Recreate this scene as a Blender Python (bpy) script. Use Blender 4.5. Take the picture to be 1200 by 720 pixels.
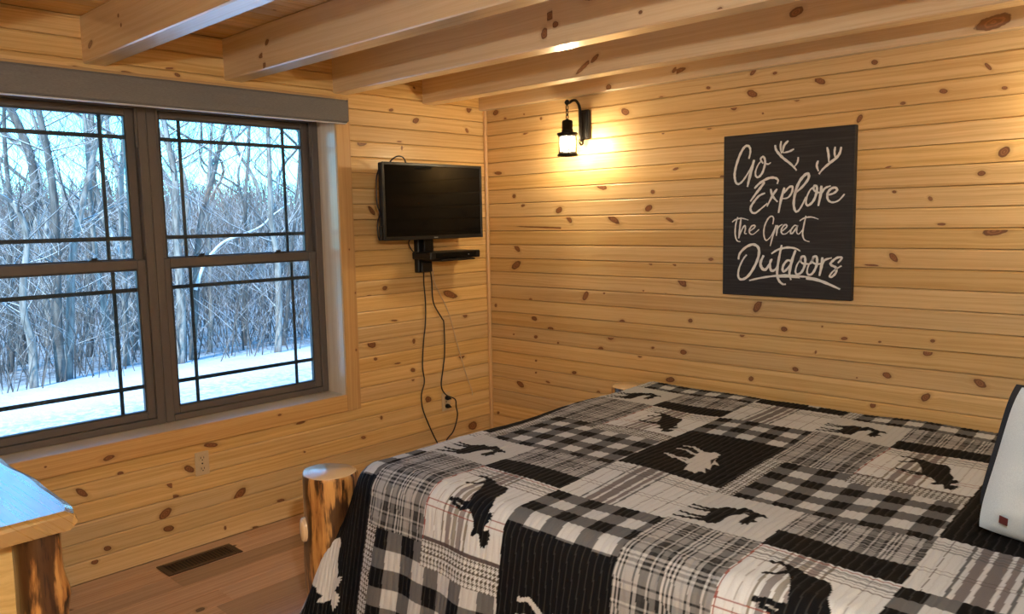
import bpy, bmesh, math, random
import numpy as np
from mathutils import Vector, Matrix

random.seed(11)
scene = bpy.context.scene
COL = scene.collection
for o in list(bpy.data.objects):
    bpy.data.objects.remove(o)

# ------------------------------------------------------------ camera
# room: origin at the far corner, art wall along +X (y = 0), window wall along -Y (x = 0)
CAM = Vector((3.7979, -3.7817, 1.6))
cam = bpy.data.objects.new('camera', bpy.data.cameras.new('camera'))
COL.objects.link(cam)
right = Vector((0.72706686, 0.68629254, -0.01939943))
up = Vector((-0.06089492, 0.09260568, 0.99383902))
fwd = Vector((-0.6838608, 0.72140609, -0.10912225))
m = Matrix.Identity(4)
for i in range(3):
    m[i][0] = right[i]; m[i][1] = up[i]; m[i][2] = -fwd[i]; m[i][3] = CAM[i]
cam.matrix_world = m
cam.data.sensor_width = 36.0
cam.data.lens = 36.0 * 931.293 / 1200.0
cam.data.clip_start = 0.05
cam.data.clip_end = 600
scene.camera = cam

# ------------------------------------------------------------ sky, sun, exposure
world = bpy.data.worlds.new('sky'); scene.world = world
world.use_nodes = True
nt = world.node_tree; nt.nodes.clear()
sky = nt.nodes.new('ShaderNodeTexSky'); sky.sky_type = 'NISHITA'
sky.sun_disc = False; sky.sun_elevation = math.radians(28); sky.sun_rotation = math.radians(150)
sky.air_density = 1.0; sky.dust_density = 0.3; sky.ozone_density = 2.0
bg = nt.nodes.new('ShaderNodeBackground'); bg.inputs['Strength'].default_value = SKY_STRENGTH = 0.84
wo = nt.nodes.new('ShaderNodeOutputWorld')
tint = nt.nodes.new('ShaderNodeMix'); tint.data_type = 'RGBA'; tint.blend_type = 'MULTIPLY'
tint.inputs[0].default_value = 1.0; tint.inputs[7].default_value = (.31, .80, 1.15, 1)     # crisp cyan winter sky
nt.links.new(sky.outputs[0], tint.inputs[6]); nt.links.new(tint.outputs[2], bg.inputs[0]); nt.links.new(bg.outputs[0], wo.inputs[0])

sun = bpy.data.objects.new('sun', bpy.data.lights.new('sun', 'SUN')); COL.objects.link(sun)
sun.data.energy = 7.4; sun.data.color = (1.0, 0.94, 0.86); sun.data.angle = 0.01
sun.rotation_euler = Vector((-0.45, 0.62, -0.5)).to_track_quat('-Z', 'Y').to_euler()
sun.location = (6, -8, 9)

vs = scene.view_settings
vs.view_transform = 'Standard'; vs.look = 'None'; vs.gamma = 1.0; vs.use_curve_mapping = False
vs.exposure = 0.0
LAMP_COLOR = (1.0, 0.82, 0.54)        # warm bulbs by the bed
COOL_FILL = (0.92, 0.97, 1.0)         # cool white of the added fill lantern

# ------------------------------------------------------------ tags and mesh helpers
def tag(o, label=None, cat=None, group=None, kind=None):
    if label: o['label'] = label
    if cat: o['category'] = cat
    if group: o['group'] = group
    if kind: o['kind'] = kind
    return o

def empty(name, loc=(0, 0, 0), label=None, cat=None, group=None, kind=None):
    o = bpy.data.objects.new(name, None); COL.objects.link(o)
    o.location = loc; o.empty_display_size = 0.05
    return tag(o, label, cat, group, kind)

def link(name, me, mat, parent=None):
    o = bpy.data.objects.new(name, me); COL.objects.link(o)
    if mat is not None and not me.materials: me.materials.append(mat)
    if parent is not None:
        o.parent = parent
        if parent.type == 'EMPTY' or parent.parent:
            pass
    return o

class MB:
    """collects geometry in world coordinates; build() makes one mesh object"""
    def __init__(s): s.v = []; s.f = []; s.sm = []
    def add(s, vs_, fs, smooth=False):
        b = len(s.v); s.v += [tuple(p) for p in vs_]
        s.f += [tuple(b + i for i in f) for f in fs]; s.sm += [smooth] * len(fs); return s
    def box(s, x0, x1, y0, y1, z0, z1):
        if x0 > x1: x0, x1 = x1, x0
        if y0 > y1: y0, y1 = y1, y0
        if z0 > z1: z0, z1 = z1, z0
        v = [(x, y, z) for x in (x0, x1) for y in (y0, y1) for z in (z0, z1)]
        return s.add(v, [(0, 1, 3, 2), (4, 6, 7, 5), (0, 4, 5, 1), (2, 3, 7, 6), (0, 2, 6, 4), (1, 5, 7, 3)])
    def cbox(s, x0, x1, y0, y1, z0, z1, c=0.004):
        """box with chamfered edges"""
        if x0 > x1: x0, x1 = x1, x0
        if y0 > y1: y0, y1 = y1, y0
        if z0 > z1: z0, z1 = z1, z0
        c = min(c, (x1 - x0) * .45, (y1 - y0) * .45, (z1 - z0) * .45)
        bm = bmesh.new()
        v = [bm.verts.new((x, y, z)) for x in (x0, x1) for y in (y0, y1) for z in (z0, z1)]
        for q in [(0, 1, 3, 2), (4, 6, 7, 5), (0, 4, 5, 1), (2, 3, 7, 6), (0, 2, 6, 4), (1, 5, 7, 3)]:
            bm.faces.new([v[i] for i in q])
        bmesh.ops.bevel(bm, geom=list(bm.edges), offset=c, segments=1, affect='EDGES', profile=.5)
        bm.verts.index_update()
        s.add([p.co[:] for p in bm.verts], [[p.index for p in f.verts] for f in bm.faces]); bm.free()
        return s
    def tube(s, pts, rad, n=8, cap=True, closed=False, smooth=True):
        pts = [Vector(p) for p in pts]; k = len(pts)
        rad = [rad] * k if not hasattr(rad, '__len__') else rad
        ref = Vector((0.31, 0.17, 0.93)); vs_ = []; prev = None
        for i, p in enumerate(pts):
            if closed: t = pts[(i + 1) % k] - pts[i - 1]
            else: t = pts[min(i + 1, k - 1)] - pts[max(i - 1, 0)]
            if t.length < 1e-9: t = Vector((0, 0, 1))
            t.normalize()
            a = (prev if prev is not None else (ref if abs(t.dot(ref)) < .9 else Vector((1, 0, 0))))
            a = (a - t * a.dot(t))
            if a.length < 1e-6: a = t.orthogonal()
            a.normalize(); b = t.cross(a); prev = a
            for j in range(n):
                w = 2 * math.pi * j / n
                vs_.append(p + (a * math.cos(w) + b * math.sin(w)) * rad[i])
        fs = []
        for i in range(k if closed else k - 1):
            for j in range(n):
                i2 = (i + 1) % k
                fs.append((i * n + j, i * n + (j + 1) % n, i2 * n + (j + 1) % n, i2 * n + j))
        if cap and not closed:
            fs.append(tuple(range(n - 1, -1, -1))); fs.append(tuple((k - 1) * n + j for j in range(n)))
        return s.add(vs_, fs, smooth)
    def lathe(s, prof, c, n=24, smooth=True, caps=True):
        """prof: (radius, z) bottom to top around a vertical axis through c"""
        vs_ = []; fs = []
        for r, z in prof:
            for j in range(n):
                w = 2 * math.pi * j / n
                vs_.append((c[0] + r * math.cos(w), c[1] + r * math.sin(w), c[2] + z))
        for i in range(len(prof) - 1):
            for j in range(n):
                fs.append((i * n + j, i * n + (j + 1) % n, (i + 1) * n + (j + 1) % n, (i + 1) * n + j))
        if caps and prof[0][0] > 1e-4: fs.append(tuple(range(n - 1, -1, -1)))
        if caps and prof[-1][0] > 1e-4: fs.append(tuple((len(prof) - 1) * n + j for j in range(n)))
        return s.add(vs_, fs, smooth)
    def build(s, name, mat, parent=None, origin=None):
        me = bpy.data.meshes.new(name)
        org = Vector(origin) if origin is not None else (Vector((0, 0, 0)))
        if parent is not None:
            off = abs_loc(parent)
        else: off = Vector((0, 0, 0))
        o_loc = org
        me.from_pydata([tuple(Vector(p) - off - o_loc * (0 if parent is not None else 1)) for p in s.v], [], s.f)
        me.polygons.foreach_set('use_smooth', s.sm); me.update()
        o = link(name, me, mat, parent)
        if parent is None: o.location = o_loc
        return o

def abs_loc(o):
    v = Vector((0, 0, 0))
    while o is not None: v = v + o.location; o = o.parent
    return v

def smooth_path(pts, k=6):
    """Catmull-Rom"""
    P = [Vector(p) for p in pts]; out = []
    for i in range(len(P) - 1):
        p0 = P[max(i - 1, 0)]; p1 = P[i]; p2 = P[i + 1]; p3 = P[min(i + 2, len(P) - 1)]
        for j in range(k):
            t = j / k
            out.append(0.5 * ((2 * p1) + (p2 - p0) * t + (2 * p0 - 5 * p1 + 4 * p2 - p3) * t * t + (3 * p1 - p0 - 3 * p2 + p3) * t ** 3))
    out.append(P[-1]); return out

# ------------------------------------------------------------ materials
class N:
    def __init__(s, name):
        s.m = bpy.data.materials.new(name); s.m.use_nodes = True
        s.t = s.m.node_tree; s.t.nodes.clear()
        s.out = s.t.nodes.new('ShaderNodeOutputMaterial')
    def n(s, typ, **kw):
        nd = s.t.nodes.new('ShaderNode' + typ)
        for k, v in kw.items():
            if k.startswith('i_'):
                key = k[2:]; key = int(key) if key.isdigit() else key.replace('_', ' ')
                s.set(nd.inputs[key], v)
            else: setattr(nd, k, v)
        return nd
    def set(s, sock, v):
        if isinstance(v, bpy.types.NodeSocket): s.t.links.new(v, sock)
        elif isinstance(v, bpy.types.Node): s.t.links.new(v.outputs[0], sock)
        else: sock.default_value = v
    def math(s, op, a, b=0.0, c=None, clamp=False):
        nd = s.t.nodes.new('ShaderNodeMath'); nd.operation = op; nd.use_clamp = clamp
        s.set(nd.inputs[0], a); s.set(nd.inputs[1], b)
        if c is not None: s.set(nd.inputs[2], c)
        return nd.outputs[0]
    def mix(s, fac, a, b, blend='MIX'):
        nd = s.t.nodes.new('ShaderNodeMix'); nd.data_type = 'RGBA'; nd.blend_type = blend
        s.set(nd.inputs[0], fac)
        for sock, v in ((nd.inputs[6], a), (nd.inputs[7], b)):
            if isinstance(v, (tuple, list)): v = (*v[:3], 1.0)
            s.set(sock, v)
        return nd.outputs[2]
    def smooth(s, x, lo, hi):
        nd = s.t.nodes.new('ShaderNodeMapRange'); nd.interpolation_type = 'SMOOTHSTEP'
        s.set(nd.inputs[0], x); nd.inputs[1].default_value = lo; nd.inputs[2].default_value = hi
        return nd.outputs[0]
    def combine(s, x, y, z=0.0):
        nd = s.t.nodes.new('ShaderNodeCombineXYZ'); s.set(nd.inputs[0], x); s.set(nd.inputs[1], y); s.set(nd.inputs[2], z)
        return nd.outputs[0]
    def noise(s, vec, scale=1.0, detail=3.0, rough=.55):
        nd = s.t.nodes.new('ShaderNodeTexNoise'); s.set(nd.inputs['Vector'], vec)
        nd.inputs['Scale'].default_value = scale; nd.inputs['Detail'].default_value = detail; nd.inputs['Roughness'].default_value = rough
        return nd.outputs[0]
    def bump(s, h, strength=.2, dist=.002):
        nd = s.t.nodes.new('ShaderNodeBump'); s.set(nd.inputs['Height'], h)
        nd.inputs['Strength'].default_value = strength; nd.inputs['Distance'].default_value = dist
        return nd.outputs[0]
    def bsdf(s, color, rough=.5, normal=None, **kw):
        nd = s.t.nodes.new('ShaderNodeBsdfPrincipled')
        if isinstance(color, (tuple, list)): color = (*color[:3], 1.0)
        s.set(nd.inputs['Base Color'], color); s.set(nd.inputs['Roughness'], rough)
        if normal is not None: s.set(nd.inputs['Normal'], normal)
        for k, v in kw.items(): s.set(nd.inputs[k.replace('_', ' ')], v)
        s.t.links.new(nd.outputs[0], s.out.inputs[0]); return nd

def plain(name, col, rough=.5, metal=0.0, noise=0.08, nscale=30, bump=.1, **kw):
    """plain surface with slight procedural mottling"""
    M = N(name); tc = M.n('TexCoord'); f = M.noise(tc.outputs['Object'], nscale, 4)
    c = M.mix(f, tuple(k * (1 - noise) for k in col), tuple(min(1, k * (1 + noise)) for k in col))
    M.bsdf(c, rough, M.bump(f, bump, .001), Metallic=metal, **kw); return M.m

def wood(name, light, dark, knot=(.19, .072, .022), rough=.42, coat=.12, vary=.22, grain=1.0, spec=.5, ior=1.5, crough=.22, bump=.10):
    M = N(name)
    g = M.n('UVMap', uv_map='grain').outputs[0]; k = M.n('UVMap', uv_map='knot').outputs[0]
    rnd = M.n('ObjectInfo').outputs['Random']
    gs = M.n('SeparateXYZ', i_0=g); ks = M.n('SeparateXYZ', i_0=k)
    gx, gy = gs.outputs[0], gs.outputs[1]; kx, ky = ks.outputs[0], ks.outputs[1]
    ln = M.n('VectorMath', operation='LENGTH', i_0=k).outputs['Value']
    wob = M.noise(g, 55, 3)
    r = M.math('ADD', ln, M.math('ADD', M.math('MULTIPLY', M.math('SUBTRACT', wob, .5), .45), M.math('MULTIPLY', M.math('SUBTRACT', M.noise(g, 16, 2), .5), .7)))
    wgt = M.math('POWER', 2.718, M.math('MULTIPLY', M.math('MULTIPLY', ln, ln), -.28))
    gy2 = M.math('ADD', gy, M.math('MULTIPLY', M.math('MULTIPLY', ky, wgt), -.010))
    roff = M.math('MULTIPLY', rnd, 37.0)
    # wavy growth lines + fine fibre
    low = M.noise(M.combine(M.math('MULTIPLY', gx, .9), M.math('MULTIPLY', gy2, 5.0), roff), 1.0, 3)
    gyw = M.math('ADD', gy2, M.math('MULTIPLY', low, .05))
    ring = M.noise(M.combine(M.math('MULTIPLY', gx, .55), M.math('MULTIPLY', gyw, 75.0), roff), 1.0, 3, .6)
    fib = M.noise(M.combine(M.math('MULTIPLY', gx, 9.0), M.math('MULTIPLY', gyw, 420.0), roff), 1.0, 2)
    f = M.smooth(M.math('ADD', M.math('MULTIPLY', ring, .75), M.math('MULTIPLY', fib, .25)), .36, .68)
    base = M.mix(M.math('MULTIPLY', f, grain), light, dark)
    tone = M.noise(M.combine(M.math('MULTIPLY', gx, .5), M.math('MULTIPLY', gy2, 2.0), roff), 1.0, 2)
    base = M.mix(M.math('MULTIPLY', M.smooth(tone, .45, .75), .35), base, dark)
    # board to board variation
    hsv = M.n('HueSaturation'); M.set(hsv.inputs['Color'], base)
    M.set(hsv.inputs['Value'], M.math('ADD', 1 - vary * .55, M.math('MULTIPLY', rnd, vary)))
    M.set(hsv.inputs['Saturation'], M.math('ADD', .94, M.math('MULTIPLY', M.math('FRACT', M.math('MULTIPLY', rnd, 7.3)), .12)))
    base = hsv.outputs[0]
    halo = M.math('MULTIPLY', M.math('SUBTRACT', 1.0, M.smooth(r, .9, 2.1)), .45)
    base = M.mix(halo, base, tuple(.55 * a + .45 * b for a, b in zip(dark, knot)))
    rr = M.math('SINE', M.math('MULTIPLY', r, 15.0))
    kc = M.mix(M.smooth(rr, -.6, .9), knot, tuple(min(1, c * 1.55 + .01) for c in knot))
    kc = M.mix(M.smooth(r, .72, .98), kc, tuple(c * .65 for c in knot))
    kmask = M.math('SUBTRACT', 1.0, M.smooth(r, .93, 1.1))
    col = M.mix(kmask, base, kc)
    M.bsdf(col, M.math('ADD', rough, M.math('MULTIPLY', ring, .12)), M.bump(M.math('ADD', M.math('MULTIPLY', ring, .5), fib), bump, .0012),
           Coat_Weight=coat, Coat_Roughness=crough, Coat_IOR=ior, IOR=ior, Specular_IOR_Level=spec)
    return M.m

PINE_L = (.77, .525, .235); PINE_D = (.595, .350, .118)
M_PINE = wood('knotty_pine', PINE_L, PINE_D)
M_BEAM = wood('beam_pine', (.79, .62, .40), (.68, .49, .28), rough=.32, coat=1.0, crough=.16, ior=1.65)
M_FLOOR = wood('floor_wood', (.55, .345, .235), (.38, .215, .135), knot=(.08, .03, .015), rough=.26, coat=1.0, crough=.16, vary=.62)
M_TRIM = wood('casing_pine', (.68, .43, .19), (.55, .31, .115), rough=.34)
M_SLAB = wood('slab_pine', (.50, .32, .11), (.43, .26, .08), rough=.22, coat=1.0, ior=2.1, crough=.12, bump=.0, grain=.5)
M_SILL = wood('daylit_sill_pine', (.80, .70, .56), (.70, .58, .43), rough=.32, coat=.7, crough=.2)  # sill and jamb pine lightened: window daylight put into the colour

def log_material():
    M = N('peeled_log'); tc = M.n('TexCoord'); s = M.n('SeparateXYZ', i_0=tc.outputs['Object'])
    st = M.n('Mapping', i_Vector=tc.outputs['Object'], i_Scale=(38, 38, 4.0))
    a = M.noise(st.outputs[0], 1.0, 5, .62)
    st2 = M.n('Mapping', i_Vector=tc.outputs['Object'], i_Scale=(7, 7, 2.2))
    b = M.noise(st2.outputs[0], 1.0, 4, .6)
    c = M.mix(M.smooth(a, .38, .62), (.62, .33, .10), (.36, .15, .04))
    c = M.mix(M.math('MULTIPLY', M.smooth(M.math('ADD', M.math('MULTIPLY', b, .7), M.math('MULTIPLY', a, .3)), .45, .51), .92), c, (.040, .016, .007))
    c = M.mix(M.smooth(a, .57, .63), c, (.03, .012, .006))
    M.bsdf(c, .28, M.bump(a, .35, .006), Coat_Weight=.5, Coat_Roughness=.15); return M.m
M_LOG = log_material()

def log_end_material():
    M = N('log_end_grain'); tc = M.n('TexCoord'); sx = M.n('SeparateXYZ', i_0=tc.outputs['Object'])
    v = M.combine(sx.outputs[0], sx.outputs[1], 0.0)
    ln = M.n('VectorMath', operation='LENGTH', i_0=v).outputs['Value']
    rg = M.math('SINE', M.math('ADD', M.math('MULTIPLY', ln, 700.0), M.math('MULTIPLY', M.noise(v, 20, 2), 6.0)))
    c = M.mix(M.math('MULTIPLY', M.smooth(rg, -1, 1), .4), (.74, .55, .33), (.58, .38, .19))
    M.bsdf(c, .25, M.bump(rg, .05, .001), Coat_Weight=.5, Coat_Roughness=.15); return M.m
M_LOGEND = log_end_material()

M_IRON = plain('black_iron', (.012, .010, .009), .42, .6, .3, 60, .25)
M_BLACK = plain('black_plastic', (.006, .006, .007), .38, 0, .2, 80, .05, Specular_IOR_Level=.3)
M_GLOSSBLACK = plain('screen_glass', (.003, .003, .003), .07, 0, .1, 10, 0.0, Specular_IOR_Level=.10)
M_TAUPE = plain('taupe_vinyl', (.110, .094, .084), .45, 0, .10, 40, .05)
M_GRILLE = plain('dark_grille', (.035, .035, .036), .45, 0, .1, 40, .05)
M_IVORY = plain('ivory_plastic', (.62, .47, .28), .35, 0, .04, 40, .03)
M_DARKSLOT = plain('dark_slot', (.01, .008, .007), .6)
M_BROWNMETAL = plain('brown_register', (.075, .042, .026), .45, .3, .2, 50, .1)
M_WHITECORD = plain('tan_cord', (.60, .45, .28), .5)
M_BLACKCORD = plain('black_cord', (.012, .010, .012), .45)
M_CORE = plain('wall_core', (.35, .22, .10), .8)

def pane_material():
    M = N('window_glass')
    fr = M.n('Fresnel', i_IOR=1.45); tr = M.n('BsdfTransparent'); tr.inputs[0].default_value = (.93, .97, .96, 1)
    gl = M.n('BsdfGlossy', i_Roughness=.01); mx = M.n('MixShader')
    nz = M.noise(M.n('TexCoord').outputs['Object'], 3.0, 2)
    M.set(mx.inputs[0], M.math('MULTIPLY', fr.outputs[0], M.math('ADD', .85, M.math('MULTIPLY', nz, .2)))); M.set(mx.inputs[1], tr.outputs[0]); M.set(mx.inputs[2], gl.outputs[0])
    M.t.links.new(mx.outputs[0], M.out.inputs[0]); return M.m
M_PANE = pane_material()

# ------------------------------------------------------------ boards
def extrude(name, loop, t0, t1, to_world, mat, parent, knots=(), front=None, face_s=None, uvoff=None):
    """extrude a closed profile loop [(n, s)] from t0 to t1; knots (t, s, a, b, deg) lie on loop edge `front`;
    to_world(t, n, s) places it.  UV 'grain' is in metres, UV 'knot' is local to each knot."""
    ks = sorted([(k[0], k[1], k[2] * .88, k[3] * .88, k[4]) for k in knots if t0 + .003 < k[0] < t1 - .003])
    cuts = [t0]; segk = []
    for i, k in enumerate(ks):
        e = max(2.2 * k[2], .02)
        lo = max(k[0] - e, cuts[-1]); hi = min(k[0] + e, t1)
        if i + 1 < len(ks):
            hi = min(hi, max((k[0] + ks[i + 1][0]) / 2, k[0] + .001))
        if lo > cuts[-1] + 1e-4: cuts.append(lo); segk.append(None)
        if hi > cuts[-1] + 1e-4: cuts.append(hi); segk.append(k)
    if t1 > cuts[-1] + 1e-4: cuts.append(t1); segk.append(None)
    L = len(loop); vs_ = []; fs = []; info = []
    for t in cuts:
        vs_ += [to_world(t, n, s) for n, s in loop]
    per = [0.0]
    for j in range(L):
        a, b = loop[j], loop[(j + 1) % L]; per.append(per[-1] + math.hypot(b[0] - a[0], b[1] - a[1]))
    ou, ov = uvoff if uvoff else (random.uniform(0, 50), random.uniform(0, 50))
    gu = []; ku = []
    for i in range(len(cuts) - 1):
        for j in range(L):
            j2 = (j + 1) % L
            fs.append((i * L + j, i * L + j2, (i + 1) * L + j2, (i + 1) * L + j))
            cs = ((cuts[i], j, per[j]), (cuts[i], j2, per[j + 1]), (cuts[i + 1], j2, per[j + 1]), (cuts[i + 1], j, per[j]))
            for t, jj, p in cs:
                gu += [t + ou, p + ov]
                k = segk[i]
                if k is not None and (front is None or j == front):
                    dt = t - k[0]; ds = loop[jj][1] - k[1]; c_, s_ = math.cos(math.radians(k[4])), math.sin(math.radians(k[4]))
                    ku += [(dt * c_ + ds * s_) / k[2], (-dt * s_ + ds * c_) / k[3]]
                else: ku += [50.0, 50.0]
    nq = len(fs)
    for base in (0, (len(cuts) - 1) * L):
        fs.append(tuple(base + j for j in range(L)))
        for j in range(L): gu += [loop[j][0] * 6 + ou, loop[j][1] + ov]; ku += [50.0, 50.0]
    off = abs_loc(parent) if parent is not None else Vector((0, 0, 0))
    me = bpy.data.meshes.new(name)
    me.from_pydata([tuple(Vector(p) - off) for p in vs_], [], fs)
    me.uv_layers.new(name='grain').data.foreach_set('uv', gu)
    me.uv_layers.new(name='knot').data.foreach_set('uv', ku)
    bm = bmesh.new(); bm.from_mesh(me); bmesh.ops.recalc_face_normals(bm, faces=bm.faces); bm.to_mesh(me); bm.free()
    me.update()
    return link(name, me, mat, parent)

def rand_knots(t0, t1, s0, s1, dens=1.6):
    out = []
    for _ in range(max(0, int((t1 - t0) * dens + random.random()))):
        a = random.choice([.008, .012, .018, .024]) * random.uniform(.8, 1.2)
        out.append((random.uniform(t0, t1), random.uniform(s0, s1), a, a * random.uniform(.5, .85), random.uniform(-50, 50)))
    return out

def plank_loop(s0, s1, d=.015, ch=.0055, dp=.006, gap=.0006):
    return [(-d, s0 + gap), (-dp, s0 + gap), (0.0, s0 + .003), (0.0, s1 - .0085), (-.0042, s1 - .0012), (-d, s1 - gap)]

def rect_loop(n0, n1, s0, s1, c=.004):
    return [(n0 + c, s0), (n1 - c, s0), (n1, s0 + c), (n1, s1 - c), (n1 - c, s1), (n0 + c, s1), (n0, s1 - c), (n0, s0 + c)]
ART_KNOTS= [(0.102,2.297,0.0284,0.0179,8),(0.185,2.248,0.0123,0.0096,-12),(0.35,2.261,0.0073,0.0052,-11),(0.492,2.22,0.0109,0.01,-41),(0.361,2.143,0.0269,0.0086,16),(0.226,2.063,0.0151,0.0086,-6),(0.113,1.906,0.0389,0.011,-3),(0.274,1.882,0.009,0.0054,-4),(0.251,1.752,0.0166,0.0137,-3),(0.328,1.69,0.0199,0.0113,13),(0.63,1.653,0.0317,0.0196,21),(0.707,1.597,0.0337,0.0153,-51),(0.269,1.416,0.0373,0.0168,-42),(0.259,1.305,0.0485,0.0244,30),(0.577,1.546,0.3316,0.0053,-2),(0.381,1.088,0.014,0.0087,-9),(0.063,1.03,0.0124,0.0112,33),(0.408,0.965,0.025,0.0147,-10),(0.544,0.907,0.0285,0.0163,7),(0.224,0.847,0.0094,0.0057,9),(0.42,0.847,0.0178,0.0121,10),(0.606,0.825,0.0106,0.008,14),(0.417,0.691,0.009,0.0066,15),(0.415,0.612,0.0091,0.0066,16),(0.277,0.518,0.0385,0.0205,-25),(0.516,0.563,0.0206,0.007,-7),(0.065,0.292,0.0136,0.0103,25),(0.955,1.782,0.043,0.0174,-13),(1.308,1.739,0.014,0.0117,-7),(1.735,1.797,0.0195,0.0131,-6),(1.28,1.65,0.0268,0.0174,22),(1.039,1.59,0.0516,0.0182,-29),(1.418,1.582,0.0315,0.0095,-26),(1.291,1.34,0.0136,0.0075,-21),(1.446,1.339,0.0157,0.0073,-23),(1.67,1.372,0.0151,0.009,1),(1.495,1.247,0.0386,0.0231,-47),(0.827,1.133,0.0339,0.018,55),(0.968,1.156,0.0076,0.0061,9),(1.245,1.184,0.0058,0.0049,9),(1.392,1.172,0.0055,0.0047,11),(1.096,0.997,0.0213,0.0125,7),(1.549,1.035,0.0159,0.0116,9),(1.013,0.901,0.0262,0.0218,-1),(1.856,0.984,0.0155,0.0132,28),(0.94,0.82,0.0192,0.0123,10),(1.308,0.861,0.0115,0.0078,10),(1.221,0.808,0.0166,0.0123,14),(1.507,0.857,0.0211,0.0145,0),(0.734,0.65,0.0205,0.0117,10),(1.423,0.693,0.0306,0.0168,10),(1.907,0.758,0.0147,0.013,35),(0.918,0.546,0.0168,0.0141,32),(1.939,1.138,0.0406,0.0179,59),(2.081,1.031,0.0173,0.0131,-10),(2.271,1.059,0.0054,0.0049,20),(2.376,1.01,0.016,0.0081,6),(2.538,1.009,0.0075,0.0051,8),(2.761,1.033,0.0104,0.0076,9),(2.742,0.98,0.0215,0.0166,31),(2.242,0.931,0.0085,0.005,79),(2.142,0.835,0.0178,0.0123,-9),(2.573,0.857,0.0218,0.0162,-19),(2.95,0.87,0.0304,0.0177,-30),(2.742,0.779,0.0267,0.0159,47),(2.517,0.709,0.0165,0.0134,49),(2.44,0.829,0.0048,0.004,21),(2.479,2.27,0.0159,0.0109,-18),(2.929,2.187,0.0214,0.0074,-51),(2.234,2.22,0.0297,0.0148,-27),(1.895,2.202,0.0329,0.018,-25),(1.898,2.309,0.0239,0.0118,43),(2.01,2.286,0.0126,0.0076,6),(2.12,2.153,0.0205,0.0142,-14),(1.794,2.15,0.0204,0.0173,-27),(1.951,2.1,0.0056,0.0048,-30),(1.648,2.262,0.014,0.0085,-12),(1.363,2.243,0.0175,0.0103,-10),(1.126,2.195,0.0352,0.021,-22),(1.374,2.055,0.0088,0.0072,-16),(1.654,2.061,0.0175,0.0121,-11),(2.42,2.028,0.0198,0.0121,62),(2.604,2.076,0.0139,0.0082,0),(2.766,2.108,0.0175,0.0112,-13),(2.991,2.094,0.0129,0.008,-13),(2.693,1.885,0.0441,0.0029,0),(2.551,1.802,0.0143,0.0038,12),(3.001,1.837,0.0273,0.0189,48),(2.923,1.755,0.0171,0.0135,3),(1.455,1.857,0.0206,0.0071,13),(2.58,1.691,0.0109,0.0075,-6),(2.729,1.656,0.0129,0.0085,-54),(2.586,1.398,0.0264,0.0147,-51),(2.978,1.515,0.0519,0.0212,9),(2.777,1.545,0.0168,0.0055,-1),(2.49,1.361,0.0338,0.0047,-2)]
WIN_KNOTS= [(-0.591,2.21,0.03,0.018,23),(-0.996,2.059,0.0363,0.0214,17),(-0.708,2.041,0.0152,0.0065,86),(-0.726,2.078,0.0195,0.005,4),(-0.781,2.258,0.0192,0.0098,7),(-0.949,1.669,0.037,0.0144,-49),(-0.985,0.884,0.0372,0.023,-27),(-0.988,1.172,0.0184,0.006,-5),(-0.874,1.209,0.0185,0.0131,8),(-0.962,0.794,0.0139,0.0101,-14),(-0.665,0.864,0.0187,0.0136,-87),(-0.68,0.684,0.0194,0.0127,-13),(-0.682,0.625,0.0128,0.0113,-39),(-0.935,0.431,0.0134,0.0111,-70),(-1.071,0.339,0.0188,0.01,-16),(-0.798,0.744,0.026,0.0053,-1),(-0.563,0.479,0.029,0.0215,-20),(-0.812,1.008,0.0261,0.0062,-6),(-0.266,0.718,0.031,0.0224,-14),(-0.182,0.229,0.0447,0.0311,-6),(-0.356,1.131,0.0737,0.0224,-19),(-0.226,0.979,0.0233,0.0168,-10),(-0.383,1.757,0.0145,0.0107,4),(-2.44,0.465,0.0151,0.0093,-9),(-2.116,0.405,0.0324,0.016,-34),(-2.215,0.349,0.0229,0.0115,-44),(-2.196,0.288,0.0208,0.0077,-7),(-2.247,0.216,0.0376,0.0209,35),(-2.237,0.136,0.0285,0.0156,-7),(-2.52,0.128,0.0188,0.012,-16),(-2.579,0.082,0.0173,0.0126,1),(-2.609,0.417,0.0362,0.0139,-45),(-2.0,0.501,0.0405,0.0131,-9),(-1.861,0.21,0.0418,0.0231,39),(-1.629,0.109,0.0257,0.0095,-9),(-1.468,0.343,0.0084,0.006,-24),(-1.951,0.053,0.0114,0.0068,-86),(-1.486,0.511,0.0313,0.0073,2),(-1.782,0.002,0.0255,0.0089,-19),(-2.693,2.257,0.0098,0.0067,18),(-2.486,2.289,0.0298,0.0115,-14),(-2.354,2.356,0.0136,0.0105,66),(-2.278,2.295,0.0328,0.0098,-8),(-2.088,2.34,0.0205,0.005,8),(-2.05,2.314,0.0152,0.0086,-21)]
SM= {'body': [(0.08,0.253),(0.114,0.271),(0.136,0.255),(0.139,0.221),(0.137,0.185),(0.151,0.157),(0.167,0.131),(0.18,0.117),(0.16,0.132),(0.186,0.138),(0.181,0.17),(0.182,0.206),(0.194,0.212),(0.199,0.228),(0.204,0.204),(0.217,0.217),(0.212,0.193),(0.231,0.175),(0.214,0.165),(0.208,0.137),(0.226,0.126),(0.241,0.127),(0.224,0.106),(0.195,0.103),(0.161,0.082),(0.146,0.08),(0.123,0.113),(0.135,0.103),(0.103,0.102),(0.081,0.124),(0.075,0.162),(0.079,0.199)],'legs': [[(-0.005,0.279),(0.039,0.272),(0.087,0.254)],[(-0.002,0.236),(0.043,0.24),(0.089,0.23)],[(-0.003,0.18),(0.041,0.181),(0.082,0.169)],[(0.003,0.153),(0.051,0.158),(0.081,0.147)]]}
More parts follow.
